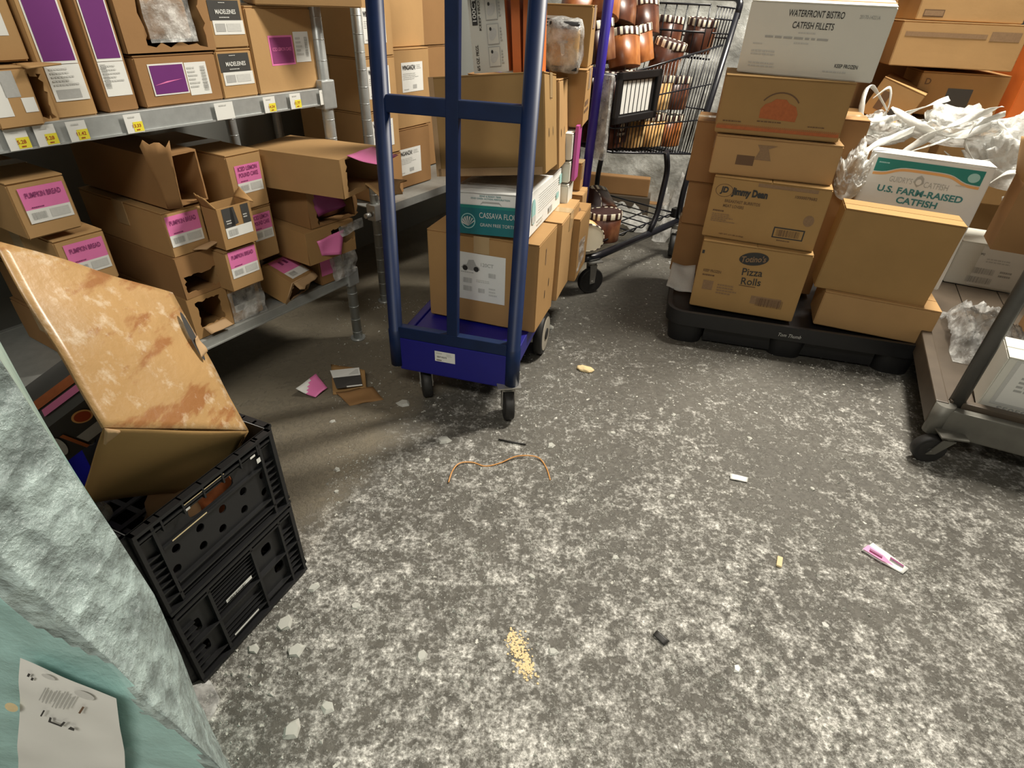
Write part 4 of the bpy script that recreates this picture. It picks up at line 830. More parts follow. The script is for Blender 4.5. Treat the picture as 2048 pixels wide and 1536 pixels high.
D_ = fdec(t, f, 'front'); D_.t('WATERFRONT BISTRO', .185, .163, .017, 'black', 1, wd=.150, bold=.01).t('CATFISH FILLETS', .185, .134, .017, 'black', 1, wd=.112, bold=.01).t('20170-14221A', .325, .162, .009, 'grayprint', 1, wd=.052).lines(.15, .112, .22, .118, 1, 'lightprint').lines(.06, .096, .32, .106, 1, 'grayprint').lines(.145, .085, .205, .092, 1, 'lightprint').lines(.03, .078, .07, .084, 1, 'lightprint').lines(.03, .05, .13, .066, 2, 'lightprint').lines(.03, .018, .14, .034, 2, 'lightprint').t('KEEP FROZEN', .305, .038, .010, 'black', 1, wd=.062).lines(.245, .018, .34, .026, 1, 'lightprint'); D_.done('front_print', t)
f = (1.050, 1.800, .128, -19.5, 0, 1.0, .350, .17, .126); carton('shipping_carton', 'low plain tan carton at the right corner of the pallet', f, 'kraft2', seam='x', tape=False)
f = (1.022, 1.826, .256, -18.5, 2.5, 2.0, .338, .105, .275); carton('shipping_carton', 'large plain golden carton standing on the low one at the right of the pallet', f, 'gold', seam='x', tape=False)
f = (1.155, 2.008, .256, -28.5, -3.6, .4, .346, .16, .405); t = carton('catfish_carton', 'tall white catfish carton with a teal band, behind the plain golden carton', f, 'whitebox', seam='x', tape=False)
D_ = fdec(t, f, 'front'); w_, d, h = f[6:9]
xs = [.022 + .302 * k / 24 for k in range(25)]
def wv(x): u = (x - .022) / .302; return .347 + .022 * (1 / (1 + math.exp(-(u - .18) * 26))) - .024 * (1 / (1 + math.exp(-(u - .80) * 26)))
for a, b in zip(xs, xs[1:]):
    D_.poly([(a, wv(a)), (b, wv(b)), (b, .389), (a, .389)], 'teal', 0); D_.poly([(a, wv(a) - .011), (b, wv(b) - .011), (b, wv(b) - .003), (a, wv(a) - .003)], 'orangelt', 0)
D_.ell(.300, .366, .016, .014, 'tealtint', 1).t("GUIDRY'S", .110, .330, .018, 'grayprint', 1, wd=.066, bold=0).t('CATFISH', .212, .326, .018, 'grayprint', 1, wd=.068, bold=0).poly([(.160, .315), (.146, .330), (.152, .345), (.162, .352), (.172, .344), (.176, .328)], 'grayprint', 1).ell(.161, .331, .008, .009, 'whitebox', 2)
D_.t('U.S. FARM-RAISED', .175, .297, .021, 'tealtext', 1, wd=.245, bold=.03).t('CATFISH', .178, .268, .021, 'tealtext', 1, wd=.118, bold=.03).lines(.03, .372, .075, .380, 1, 'tealtint').lines(.262, .334, .30, .341, 1, 'lightprint'); D_.done('front_print', t)
# second row behind the front stack
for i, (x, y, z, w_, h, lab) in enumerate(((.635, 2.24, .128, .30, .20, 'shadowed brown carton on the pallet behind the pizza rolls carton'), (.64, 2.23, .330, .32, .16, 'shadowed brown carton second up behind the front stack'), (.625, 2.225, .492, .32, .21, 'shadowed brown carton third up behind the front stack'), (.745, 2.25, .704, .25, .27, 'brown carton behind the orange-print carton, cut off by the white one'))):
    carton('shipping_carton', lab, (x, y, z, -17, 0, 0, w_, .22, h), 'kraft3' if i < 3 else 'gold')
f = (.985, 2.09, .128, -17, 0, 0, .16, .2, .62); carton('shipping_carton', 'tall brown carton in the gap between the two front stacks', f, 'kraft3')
# crumpled papers in pallet corner
bm = bmesh.new(); sheet(bm, patch((.585, 2.06, .13), (.68, 2.02, .13), (.70, 2.12, .20), (.62, 2.16, .19), 8, 8, .012, 16), .001); tag(finish('paper_sheet', bm, 'grayprint'), 'crumpled gray-white paper in the pallet corner left of the pizza rolls carton', 'paper')

# ------------------------------------------------------------------ back right: cartons and carrier bags
G2 = root('low_platform', 'dark low platform under the cartons behind the pallet', 'platform', (1.62, 2.95, 0), (0, 0, rad(-17)))
bm = bmesh.new(); box(bm, (-.62, -.32, 0), (.75, .45, .12), bev=.01); finish('deck', bm, 'blackpl', G2)
def bk(name, lab, x, y, z, yaw, w_, d, h, mat='kraft2', tx=0, ty=0, **k):
    f = (x, y, z, yaw, tx, ty, w_, d, h); return carton(name, lab, f, mat, **k), f
bk('shipping_carton', 'brown carton on the platform behind the bags, lower left', 1.28, 2.62, .12, -17, .40, .34, .29, 'kraft')
bk('shipping_carton', 'brown carton on the platform behind the bags, lower right', 1.70, 2.50, .12, -17, .42, .34, .29, 'kraft')
t, f = bk('shipping_carton', 'brown carton under the plastic bag handles, lit along its top edge', 1.245, 2.56, .412, -17, .40, .36, .27, 'kraft')
t, f = bk('shipping_carton', 'brown carton to the right under the plastic bags', 1.66, 2.44, .412, -17, .40, .36, .25, 'kraft')
t, f = bk('shipping_carton', 'tilted brown carton leaning on its corner above the bag handles', 1.40, 2.62, .70, -34, .17, .24, .14, 'kraft', ty=18, tape=False); D_ = fdec(t, f, 'front'); D_.q(.03, .03, .06, .1, 'brownprint', 0).q(.09, .02, .12, .06, 'black', 0); D_.done('faded_print', t)
t, f = bk('shipping_carton', 'small brown carton with a dark blue print above the bags', 1.60, 2.63, .70, -15, .31, .24, .155, 'kraft', tape=False); D_ = fdec(t, f, 'front'); D_.q(.11, .03, .2, .10, 'blacklabel', 0).t('D', .03, .12, .022, 'brownprint', 1); D_.done('printed_mark', t)
t, f = bk('shipping_carton', 'wide golden carton one below the top of the back stack', 1.435, 2.60, .872, -13, .43, .30, .150, 'kraft2'); D_ = fdec(t, f, 'front'); D_.q(.31, .095, .41, .125, 'fadeprint', 0).q(.02, .10, .3, .115, 'fadeprint', 0); D_.done('tape_marks', t)
t, f = bk('shipping_carton', 'golden carton at the very top of the back stack, printed rectangle on it', 1.475, 2.60, 1.024, -13, .36, .30, .14, 'kraft2'); D_ = fdec(t, f, 'front'); D_.q(.02, .012, .09, .035, 'brownprint', 0).q(.023, .015, .087, .032, 'fadeprint', 1); D_.done('printed_mark', t)
t, f = bk('shipping_carton', 'orange-red and tan carton edge at the right end of the back stack', 1.93, 2.52, .70, -13, .18, .30, .32, 'orange')
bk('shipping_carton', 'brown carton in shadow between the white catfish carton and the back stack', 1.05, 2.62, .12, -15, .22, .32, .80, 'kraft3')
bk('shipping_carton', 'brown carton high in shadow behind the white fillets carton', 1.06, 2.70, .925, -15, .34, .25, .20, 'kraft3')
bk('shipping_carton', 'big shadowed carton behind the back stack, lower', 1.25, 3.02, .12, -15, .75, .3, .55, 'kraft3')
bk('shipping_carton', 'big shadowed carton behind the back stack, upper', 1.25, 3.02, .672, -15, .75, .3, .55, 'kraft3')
# carrier bags
def ribbon(pts, wd=.016, th=.0015, tw=1.0, up=(0, 0, 1)):
    bm = bmesh.new(); P = [Vector(q) for q in pts]; out = []
    n = 26; seg = len(P) - 1
    def cr(u):
        x = u * seg; i = min(int(x), seg - 1); f_ = x - i; p0 = P[max(i - 1, 0)]; p1 = P[i]; p2 = P[i + 1]; p3 = P[min(i + 2, seg)]
        return .5 * ((2 * p1) + (p2 - p0) * f_ + (2 * p0 - 5 * p1 + 4 * p2 - p3) * f_ ** 2 + (3 * p1 - p0 - 3 * p2 + p3) * f_ ** 3)
    rows = []
    for k in range(n + 1):
        u = k / n; q = cr(u); d_ = (cr(min(u + .01, 1)) - cr(max(u - .01, 0))).normalized(); a = tw * u * 2.2
        s1 = d_.cross(Vector(up)).normalized(); s2 = d_.cross(s1); s_ = s1 * math.cos(a) + s2 * math.sin(a); ww = wd * (1 + .35 * noise.noise(q * 30))
        rows.append([q - s_ * ww * .5, q - s2 * math.cos(a) * ww * .12, q + s_ * ww * .5])
    sheet(bm, rows, th); return bm
def bag(label, loc, sx, sy, sz, seed, handles, rot=0, mat='bagfilm'):
    t = root('carrier_bag', label, 'bag', loc, (0, 0, rad(rot)))
    bm = bmesh.new(); bmesh.ops.create_icosphere(bm, subdivisions=5, radius=1)
    for v in bm.verts:
        q = v.co.copy(); n1 = noise.noise(q * 1.7 + Vector((seed, 0, 0))); n2 = noise.noise(q * 4.5 + Vector((0, seed, 0))); n3 = abs(noise.noise(q * 11 + Vector((0, 0, seed))))
        n4 = abs(noise.noise(Vector((q.x * 6, q.y * 4, q.z * 9)) + Vector((seed, 2, 1)))); k = 1 + .34 * n1 + .20 * n2 - .09 * n3 - .26 * n4; v.co = Vector((q.x * sx * k, q.y * sy * k, max(0, (q.z * .5 + .5) * sz * k)))
    finish('bag_body', bm, mat, t, True)
    for i, (h, wd) in enumerate(handles): b = ribbon(h, wd, .001, .8 + .5 * i); finish('handle', b, 'bagsolid', t, True)
    return t
bag('white plastic carrier bag with looped handles, draped at the left over the brown cartons', (1.36, 2.36, .62), .11, .09, .10, 1.3, [([(.0, 0, .12), (-.09, .02, .20), (-.13, -.02, .14), (-.10, -.04, .06), (.02, -.03, .04)], .020), ([(-.08, 0, .16), (-.05, -.03, .20), (-.02, -.02, .12), (-.05, 0, .05)], .014), ([(-.12, -.02, .09), (-.02, -.05, .10), (.1, -.05, .14), (.2, -.04, .17)], .022)], 10)
bag('crumpled white plastic bag in the middle of the pile behind the white catfish carton', (1.60, 2.28, .64), .19, .10, .12, 4.1, [([(-.15, -.06, -.02), (-.06, -.10, .04), (.02, -.1, .1), (.08, -.09, .13)], .018), ([(-.06, -.11, .0), (.0, -.13, -.03), (.07, -.13, -.02), (.14, -.11, .0), (.17, -.1, .04)], .013), ([(.0, -.1, .1), (-.01, -.12, .03), (.05, -.13, -.03)], .012), ([(-.26, -.05, .12), (-.16, -.10, .07), (-.06, -.12, .05), (.05, -.10, .09)], .030), ([(-.20, -.10, -.03), (-.12, -.12, .05), (-.03, -.11, .11), (.06, -.09, .15)], .026), ([(.06, -.10, .11), (.12, -.11, .05), (.13, -.12, -.02)], .016)], -15)
bag('white plastic bag at the right of the pile with a round knotted handle', (1.78, 2.16, .52), .16, .10, .22, 7.7, [([(-.10, -.09, .02), (-.06, -.11, .08), (.0, -.11, .07), (.01, -.11, .01), (-.04, -.11, -.01)], .022)], -20)
bag('white plastic bag hanging down the right edge of the view, above the truck carton', (1.90, 2.02, .44), .10, .08, .40, 9.2, [], -25)
bag('white plastic bag high on the right, beside the top carton of the back stack', (2.03, 2.60, 1.022), .10, .10, .16, 12.5, [], -25, 'film')
bag('white plastic bag stuffed between the front stack and the white catfish carton', (1.12, 2.02, .50), .045, .07, .17, 3.3, [([(0, 0, .14), (.06, .02, .18), (.14, .06, .20), (.2, .08, .22)], .02)], 0)
# stretch-wrapped loads behind the shopping cart
def wrapped(label, x, y, yaw, w_, d, h, seed, mat='filmwall'):
    t = root('wrapped_load', label, 'wrapped load', (x, y, 0), (0, 0, rad(yaw)))
    bm = bmesh.new(); n = 46; m_ = 34; rows = []
    for i in range(m_ + 1):
        z = h * i / m_; row = []
        for k in range(n + 1):
            u = k / n * 2
            q = Vector((-w_ / 2 + w_ * u, -d / 2, z)) if u <= 1 else Vector((w_ / 2, -d / 2 + d * (u - 1), z))
            nn = noise.noise(q * 7 + Vector((seed, 0, 0))) * .030 + abs(noise.noise(q * 19 + Vector((0, seed, 0)))) * .022
            q += Vector((0, -1, 0)) * nn if u <= 1 else Vector((1, 0, 0)) * nn; row.append(q)
        rows.append(row)
    sheet(bm, rows, 0); finish('stretch_wrap', bm, mat, t, True)
    for i in range(3):
        bm = bmesh.new(); box(bm, (-w_ / 2 + .02, -d / 2 + .03, h * i / 3 + .004), (w_ / 2 - .02, d / 2, h * (i + 1) / 3), bev=.004); finish('inner_carton', bm, ('whitecard', 'whitebox', 'whitecard')[i], t)
    bm = bmesh.new(); box(bm, (-w_ / 2 - .03, -d / 2 - .06, .0), (w_ / 2 + .03, d / 2 + .02, .004)); 
    finish('slip_sheet', bm, 'kraft3', t); return t
wrapped('gray stretch-wrapped load against the back, behind the shopping cart', .72, 3.95, -14, 1.35, .5, 1.45, 1.0)
bm = bmesh.new(); box(bm, (-.32, -.03, 0), (.32, .03, .10), bev=.006); o = finish('wooden_board', bm, 'kraft3'); o.location = (.42, 3.38, .13); o.rotation_euler = (0, 0, rad(-12)); tag(o, 'brown board edge lying low behind the shopping cart', 'board')
bm = bmesh.new(); box(bm, (-.34, -.06, 0), (.34, .06, .13), bev=.006); o = finish('wooden_beam', bm, 'rustdeck'); o.location = (.42, 3.40, 0); o.rotation_euler = (0, 0, rad(-12)); tag(o, 'rough timber bearer on the floor under the brown board', 'timber')
def crumple(label, loc, sx, sy, sz, seed, mat='film', rot=0, name='loose_film'):
    bm = bmesh.new(); n = 34; rows = []
    for i in range(n + 1):
        row = []
        for j in range(n + 1):
            u, v = i / n * 2 - 1, j / n * 2 - 1; e = max(0, 1 - (u * u + v * v) * .75)
            z = sz * (e ** .7) * (.55 + .9 * abs(noise.noise(Vector((u * 2.1 + seed, v * 2.1, seed))))) + .25 * sz * abs(noise.noise(Vector((u * 7, v * 7 + seed, 0)))) * (e > 0)
            row.append((u * sx * (1 + .15 * noise.noise(Vector((v * 2, seed, 0)))), v * sy, max(.002, z)))
        rows.append(row)
    sheet(bm, rows, 0); o = finish(name, bm, mat, None, True); o.location = loc; o.rotation_euler = (0, 0, rad(rot)); return tag(o, label, 'plastic film')
crumple('crumpled clear film on the floor behind the bottom rack, left heap', (.52, 3.18, 0), .20, .12, .13, 2.0, 'bagfilm')
crumple('crumpled whitish film bundle on the floor behind the bottom rack, right heap', (.86, 3.05, 0), .14, .13, .26, 6.0, 'bagfilm')
crumple('clear film trailing between the rear cart wheel and the carton stack', (.80, 2.50, 0), .06, .16, .10, 8.0, 'film')

# ------------------------------------------------------------------ gray platform truck at the right
TA = rad(-25.5); tr = root('platform_truck', 'worn gray platform truck with a dark corner post at the right edge', 'truck', (1.150, 1.262, 0), (0, 0, TA))
TL = 1.05; TWd = .72
bm = bmesh.new(); box(bm, (.03, .0, .085), (TWd, .028, .165), bev=.004); tube(bm, [(.022, .02, .078), (.022, .02, .172)], .024, 14); finish('front_bumper', bm, 'graysteel', tr)
bm = bmesh.new(); box(bm, (-.004, .02, .10), (.028, TL, .175), bev=.004); finish('side_rail', bm, 'rustdeck', tr)
for k in range(5): bm = bmesh.new(); box(bm, (.028 + k * .138, .028, .145), (.028 + k * .138 + .135, TL, .158), bev=.002); finish('deck_board', bm, 'rustdeck', tr)
bm = bmesh.new(); tube(bm, [(.048, .045, .158), (.052, .050, .85)], .0185, 14); finish('corner_post', bm, 'darkrail', tr)
bm = bmesh.new(); box(bm, (.03, .030, .158), (TWd, .052, .180), bev=.003); finish('toe_strip', bm, 'rustdeck', tr)
bm = bmesh.new(); tube(bm, [(.052, .05, .80), (.70, .05, .80)], .0185, 14); finish('top_rail', bm, 'darkrail', tr)
caster(tr,   .055, -.005, .042, .028, .105, -75, -.03, 'rubber', 'rubber', 'graysteel'); caster(tr, TWd - .08, .06, .046, .028, .105, -60, -.03, 'rubber', 'rubber', 'graysteel')
for x in (.05, TWd - .05): caster(tr, x, TL - .12, .046, .028, .105, 0, 0, 'rubber', 'rubber', 'graysteel')
def trp(x, y, z): return tr.matrix_basis @ Vector((x, y, z))
q = trp(.10, .070, .160); f = (q.x, q.y, .160, -25.5, 7, 0, .40, .10, .17); t = carton('label_carton', 'gray-white labelled carton right of the dark corner post on the truck', f, 'whitecard', tape=False)
D_ = fdec(t, f, 'front'); D_.q(.02, .022, .25, .165, 'lightprint', 0).q(.03, .03, .24, .16, 'sticker', 1).lines(.05, .07, .23, .15, 6, 'grayprint').t('S5059-9', .085, .012, .016, 'grayprint', 1, wd=.09); D_.done('sticker', t)
f = (1.709, 2.155, .160, -24, 0, 0, .27, .20, .170); t = carton('white_carton', 'gray-white carton with barcode labels at the back of the truck, under film', f, 'whitecard', tape=False)
D_ = fdec(t, f, 'front'); D_.q(.075, .008, .255, .16, 'sticker', 0).t('WJ', .08, .13, .010, 'black', 1).bars(.075, .055, .145, .078, 'grayprint').bars(.065, .018, .15, .042, 'grayprint').lines(.16, .05, .215, .08, 2, 'grayprint').lines(.1, .10, .21, .12, 2, 'lightprint'); D_.done('sticker', t)
bm = bmesh.new(); sheet(bm, patch(trp(.14, .20, .165), trp(.34, .62, .165), trp(.42, .70, .40), trp(.22, .24, .42), 16, 16, .03, 9), 0); tag(finish('loose_film', bm, 'film', None, True), 'clear crumpled film standing on the truck deck, pink scrap caught in it', 'plastic film')
bm = bmesh.new(); sheet(bm, patch(trp(.15, .42, .163), trp(.20, .50, .163), trp(.205, .505, .21), trp(.155, .425, .20), 4, 4, .006, 20), .001); tag(finish('pink_scrap', bm, 'pink'), 'pink label scrap caught in the film on the truck', 'label')
crumple('cloudy clear film bunched on the truck deck before the barcode carton', (1.53, 1.66, .158), .10, .20, .12, 11.0, 'film', -25)
# brown carton high at the right edge, resting on a load on the truck
q = trp(.30, .36, 0)
f = (1.66, 1.60, .16, -25.5, 0, 0, .22, .22, .29); carton('shipping_carton', 'brown carton on the truck propping the open one, right of the view', f, 'kraft3')
f = (1.451, 1.712, .452, -27.1, 0, 0, .42, .14, .20); c, e = place(f); w_, d, h = f[6:9]
t = root('open_carton', 'open brown carton held high at the right edge, its end flap folded back', 'box', c, e); bm = bmesh.new(); shell(bm, w_, d, h, top=False, front=True); dent(bm, .001, 9, 2); finish('body', bm, 'kraft3', t)
flappart(t, (-w_ / 2, -d / 2, h), (-w_ / 2, d / 2, h), (-w_ / 2 - .03, d / 2, h + .10), (-w_ / 2 - .02, -d / 2, h + .11), 'kraft2', 'flap', amp=.002)
flappart(t, (-w_ / 2, -d / 2 - .001, h - .0), (w_ / 2, -d / 2 - .001, h - .0), (w_ / 2, -d / 2 - .03, h + .10), (-w_ / 2 + .01, -d / 2 - .03, h + .10), 'kraft3', 'flap', amp=.002)

# ------------------------------------------------------------------ black crates, wet carton, things inside
def crate(label, z, h, upper, yaw=67.7, o=(-.541, .535)):
    t = root('plastic_crate', label, 'crate', (o[0], o[1], z), (0, 0, rad(yaw))); w_, d = .272, .36
    FR = Matrix.Rotation(PI / 2, 4, 'X')
    def panel(nm, mt, W, holes, ribs):
        bm = bmesh.new(); plate(bm, [(0, .006), (W, .006), (W, h), (0, h)], holes, .003, mt)
        for a in ribs: box(bm, (a[0], a[1], .0), (a[2], a[3], a[4] if len(a) > 4 else .010), bev=0, mat=mt)
        return finish(nm, bm, 'blackpl', t)
    def hole(cx, cy, rx, ry, n=14, e=1.0): return [(cx + rx * math.copysign(abs(math.cos(2 * PI * k / n)) ** e, math.cos(2 * PI * k / n)), cy + ry * math.copysign(abs(math.sin(2 * PI * k / n)) ** e, math.sin(2 * PI * k / n))) for k in range(n)]
    def design(W):
        if upper:
            hs = [hole(W / 2, h - .045, .045, .014, 20, .5)] + [hole(W * k, h - .085, .0075, .0085) for k in (.20, .37, .54, .71, .88)] + [hole(W * k, h - .122, .0075, .0085) for k in (.16, .35, .5, .68, .86)]
            rb = [(0, h - .006, W, h, .014), (0, h - .020, W, h - .016, .011), (0, h - .030, W, h - .027, .006), (.035, h - .066, W - .03, h - .062, .007), (.035, h - .144, W - .03, h - .140, .009), (0, .006, W, .012, .014), (0, .03, W, .034, .01), (.028, .006, .033, h, .010), (W - .033, .006, W - .028, h, .010), (0, .006, .006, h, .012), (W - .006, .006, W, h, .012)]
            rb += [(W * k, h - .030, W * k + .003, h, .012) for k in (.16, .3, .44, .58, .72, .86)]
            rb += [(a, b, a + .028, b + .003, .008) for b in (.05, .065, .08, .095, .11, .125) for a in (0, W - .03)]
            rb += [(.035, .017, W - .035, .020, .006)]
        else:
            hs = [hole(W * .74, h - .055, .012, .013, 12, .6), hole(W * .80, h - .125, .012, .013, 12, .6), hole(W * .12, h - .13, .010, .014, 12, .5), hole(W * .12, h - .07, .010, .016, 12, .5)]
            rb = [(0, h - .006, W, h, .014), (0, h - .018, W, h - .014, .011), (0, .006, W, .013, .014), (0, .028, W, .032, .010), (W * .24, .006, W * .25 + .003, h, .011), (W * .6, .006, W * .6 + .005, h, .011), (W * .86, .006, W * .86 + .005, h, .011), (0, .006, .006, h, .012), (W - .006, .006, W, h, .012), (0, h * .5, W, h * .5 + .004, .012)]
            rb += [(W * .26, h - .03 - .009 * k, W * .6, h - .028 - .009 * k, .007) for k in range(7)] + [(W * .26, .04 + .012 * k, W * .6, .043 + .012 * k, .007) for k in range(3)]
            rb += [(a, b, a + .03, b + .003, .009) for b in (.045, .06, .075, .115, .13, .145) for a in (.0, W * .87)]
        return hs, rb
    hs, rb = design(w_); pf = panel('front_panel', Matrix.Translation((0, 0, 0)) @ FR, w_, hs, rb)
    D_ = Decal((0, -.0105, 0), (1, 0, 0), (0, 0, 1))
    if upper: D_.q(w_ * .30, h - .0265, w_ * .34, h - .022, 'lightprint', 0).q(w_ * .8, h - .0265, w_ * .84, h - .022, 'sticker', 0).q(w_ * .84, h - .045, w_ * .87, h - .035, 'sticker', 0).q(w_ * .3, h - .014, w_ * .6, h - .0125, 'cream', 0).q(w_ * .18, h - .058, w_ * .42, h - .0555, 'cream', 0)
    else: D_.q(w_ * .33, h - .074, w_ * .55, h - .066, 'sticker', 0).bars(w_ * .34, h - .073, w_ * .50, h - .068, 'black').q(w_ * .30, .033, w_ * .52, .038, 'sticker', 0)
    D_.done('stickers', pf)
    hs, rb = design(d); panel('side_panel', Matrix.Rotation(-PI / 2, 4, 'Z') @ Matrix.Translation((-d, 0, 0)) @ FR, d, hs, rb)
    panel('side_panel', Matrix.Translation((w_, 0, 0)) @ Matrix.Rotation(PI / 2, 4, 'Z') @ FR, d, hs, rb)
    hs, rb = design(w_); panel('back_panel', Matrix.Translation((w_, d, 0)) @ Matrix.Rotation(PI, 4, 'Z') @ FR, w_, hs, rb)
    bm = bmesh.new(); 
    for k in range(9): box(bm, (.004, .006 + (d - .02) * k / 8, .004), (w_ - .004, .016 + (d - .02) * k / 8, .008))
    for k in range(7): box(bm, (.004 + (w_ - .02) * k / 6, .004, .001), (.014 + (w_ - .02) * k / 6, d - .004, .005))
    finish('base_grid', bm, 'blackpl', t); return t
crate('black plastic crate on the floor, lower of the two stacked at the left', 0, .196, False)
crate('black plastic crate stacked on top, wet carton tipped into it', .197, .192, True)
# tipped wet carton
FT, C0, BTL, BTR = Vector((-.456, .764, .402)), Vector((-.530, .570, .559)), Vector((-.654, .675, .768)), Vector((-.580, .869, .609))
E1, E2 = FT - C0, BTL - C0; E3 = Vector((-.10, .012, -.158))
t = root('wet_carton', 'big stained wet brown carton tipped on its corner into the upper black crate', 'box', C0)
Z = Vector((0, 0, 0))
bm = bmesh.new(); sheet(bm, patch(Z, E1, BTR - C0, E2, 20, 20, .0035, 9), .004); a_ = finish('stained_side', bm, 'wet', t, True)
bm = bmesh.new(); sheet(bm, patch(E3, E3 + E1, E1 + Vector((.0, 0, -.003)), Vector((0, 0, -.003)), 14, 10, .003, 9), .004); finish('lower_side', bm, 'gold', t)
bm = bmesh.new(); sheet(bm, patch(E1 + E3, E3 + E1 + E2 * .9, BTR - C0, E1, 8, 8, .002, 9), .004); finish('right_side', bm, 'kraft', t)
bm = bmesh.new(); sheet(bm, patch(Vector((0, 0, -.001)), E1 * .07 + Vector((.004, -.002, -.004)), E1 * .04 + E3 * .16, E3 * .18 + Vector((.008, -.004, 0)), 4, 4, .003, 30), .003); finish('torn_corner', bm, 'torn', t)
# hand hole in the stained side: a dark slit with torn fibres, raised lips
nrm = E1.cross(E2).normalized(); ct = E1 * .93 + E2 * .66
ey = (E2.normalized() * .9 + E1.normalized() * .05).normalized(); ex = ey.cross(nrm).normalized()
bm = bmesh.new(); pts = [ct + ey * (.045 * math.cos(2 * PI * k / 16)) + ex * (.007 * math.sin(2 * PI * k / 16)) + nrm * .0062 for k in range(16)]; bm.faces.new([bm.verts.new(q) for q in pts]); finish('hand_hole', bm, 'black', t)
bm = bmesh.new(); sheet(bm, patch(ct - ex * .004 - ey * .04 + nrm * .007, ct + ex * .012 - ey * .03 + nrm * .007, ct + ex * .010 - ey * .0 + nrm * .010, ct - ex * .002 - ey * .006 + nrm * .012, 8, 8, .004, 45), .001); finish('torn_fibres', bm, 'torn', t)
# things seen between film bale and wet carton
f = (-.705, .660, .405, 36, 18, -28, .13, .10, .075); c, e = place(f); t = root('snack_box', 'dark printed food box with a yellow disc, lying in the crate behind the wet carton', 'box', c, e); bm = bmesh.new(); shell(bm, .13, .10, .075, front=True); finish('body', bm, 'blacklabel', t)
D_ = fdec(t, f, 'front'); D_.o += Vector((0, -.0012, 0)); D_.ell(.085, .055, .014, .014, 'orangelt', 0).ell(.085, .055, .011, .011, 'redink', 1).ell(.025, .035, .008, .022, 'lightprint', 0, ang=-.4).q(.05, .008, .09, .03, 'grayprint', 0).q(.04, .0, .046, .05, 'redprint', 0); D_.done('front_print', t)
D_ = fdec(t, f, 'top'); D_.o += Vector((0, 0, .0012)); D_.q(.05, .02, .11, .035, 'pink', 0).q(0, .04, .13, .06, 'redprint', 0); D_.done('top_print', t)
f = (-.90, .62, .22, 60, 0, 0, .20, .10, .16); c, e = place(f); t = root('blue_box', 'deep blue package in the shadow between the teal bale and the wet carton', 'box', c, e); bm = bmesh.new(); shell(bm, .20, .10, .16, front=True); finish('body', bm, 'bluepl', t)
bm = bmesh.new(); bmesh.ops.create_icosphere(bm, subdivisions=3, radius=.06); dent(bm, .02, 18, 3); o = finish('wrapped_food', bm, 'film', None, True); o.location = (-.70, .62, .33); o.scale = (1, .8, .7); tag(o, 'cloudy film-wrapped pack lying in the upper crate', 'package')
bm = bmesh.new(); bmesh.ops.create_icosphere(bm, subdivisions=3, radius=.05); dent(bm, .02, 22, 8); o = finish('wrapped_food', bm, 'inner', None, True); o.location = (-.60, .70, .27); o.scale = (.9, 1.1, .8); tag(o, 'tan pack seen through the hand slot of the upper crate', 'package')
bm = bmesh.new(); bmesh.ops.create_icosphere(bm, subdivisions=3, radius=.05); dent(bm, .02, 22, 5); o = finish('wrapped_food', bm, 'redprint', None, True); o.location = (-.56, .76, .25); o.scale = (.8, .9, .8); tag(o, 'red-brown pack seen through the small holes of the upper crate', 'package')

# ------------------------------------------------------------------ teal wrapped bale at lower left
def interp(tab, z):
    if z <= tab[0][0]: return tab[0][1]
    for (a, b), (c, d) in zip(tab, tab[1:]):
        if z <= c: return b + (d - b) * (z - a) / (c - a)
    return tab[-1][1]
Ft = [(0, -.405), (.10, -.398), (.284, -.380), (.40, -.370), (.511, -.365), (.60, -.372), (.68, -.381), (.80, -.391), (1.0, -.402)]
Ct = [(0, -.285), (.30, -.300), (.377, -.316), (.458, -.336), (.544, -.353), (.59, -.366), (.674, -.384), (.80, -.402), (1.0, -.42)]
t = root('wrapped_bale', 'tall bale in teal stretch film with a large white label, lower left corner', 'wrapped load', (-.6, .38, 0))
OB = Vector((-.6, .38, 0)); n1_, n2_, n3_ = 90, 40, 30; nz = 150
bm = bmesh.new(); rows = []
for i in range(nz + 1):
    z = .96 * i / nz; Fp = Vector((interp(Ft, z), .36, z)); Cp = Vector((interp(Ct, z), .275, z)); Lp = Vector((-.95, .29, z)); Bp = Vector((-.50, .47, z)); row = []
    for k in range(n1_): u = k / n1_; q = Lp.lerp(Cp, u); a = .005; row.append(q + Vector((0, -1, 0)) * (a * noise.noise(q * 7) + .0022 * noise.noise(q * 22)))
    for k in range(n2_): u = k / n2_; q = Cp.lerp(Fp, u); b_ = min(1, u * 6) * min(1, (1 - u) * 5); row.append(q + Vector((.9, -.2, 0)) * (.004 * math.sin(u * PI) + b_ * (.006 * abs(noise.noise(q * 32)) - .003 + .003 * abs(noise.noise(q * 75)))))
    for k in range(n3_ + 1): u = k / n3_; q = Fp.lerp(Bp, u); row.append(q)
    rows.append([q - OB for q in row])
g = [[bm.verts.new(q) for q in row] for row in rows]
for i in range(nz):
    for j in range(len(g[0]) - 1):
        f = bm.faces.new((g[i][j], g[i][j + 1], g[i + 1][j + 1], g[i + 1][j])); f.smooth = True
        z_ = .96 * i / nz; edge = n1_ - 3 + 6 * noise.noise(Vector((z_ * 9, 3, 0)))
        f.material_index = 1 if edge < j < n1_ + n2_ + 1 else 0
bm.faces.new([g[-1][j] for j in range(len(g[0]))])
finish('film', bm, [M['tealfilm'], M['crinkle']], t, True)
bm = bmesh.new(); box(bm, (-.33, -.060, .0), (.17, -.025, .94)); finish('core', bm, 'whitecard', t)
TLc, TRc, BRc, BLc = Vector((-.423, .2725, .545)), Vector((-.352, .2665, .495)), Vector((-.415, .269, .285)), Vector((-.545, .2745, .285))
for q in (TLc, TRc, BRc, BLc): q.y -= .004
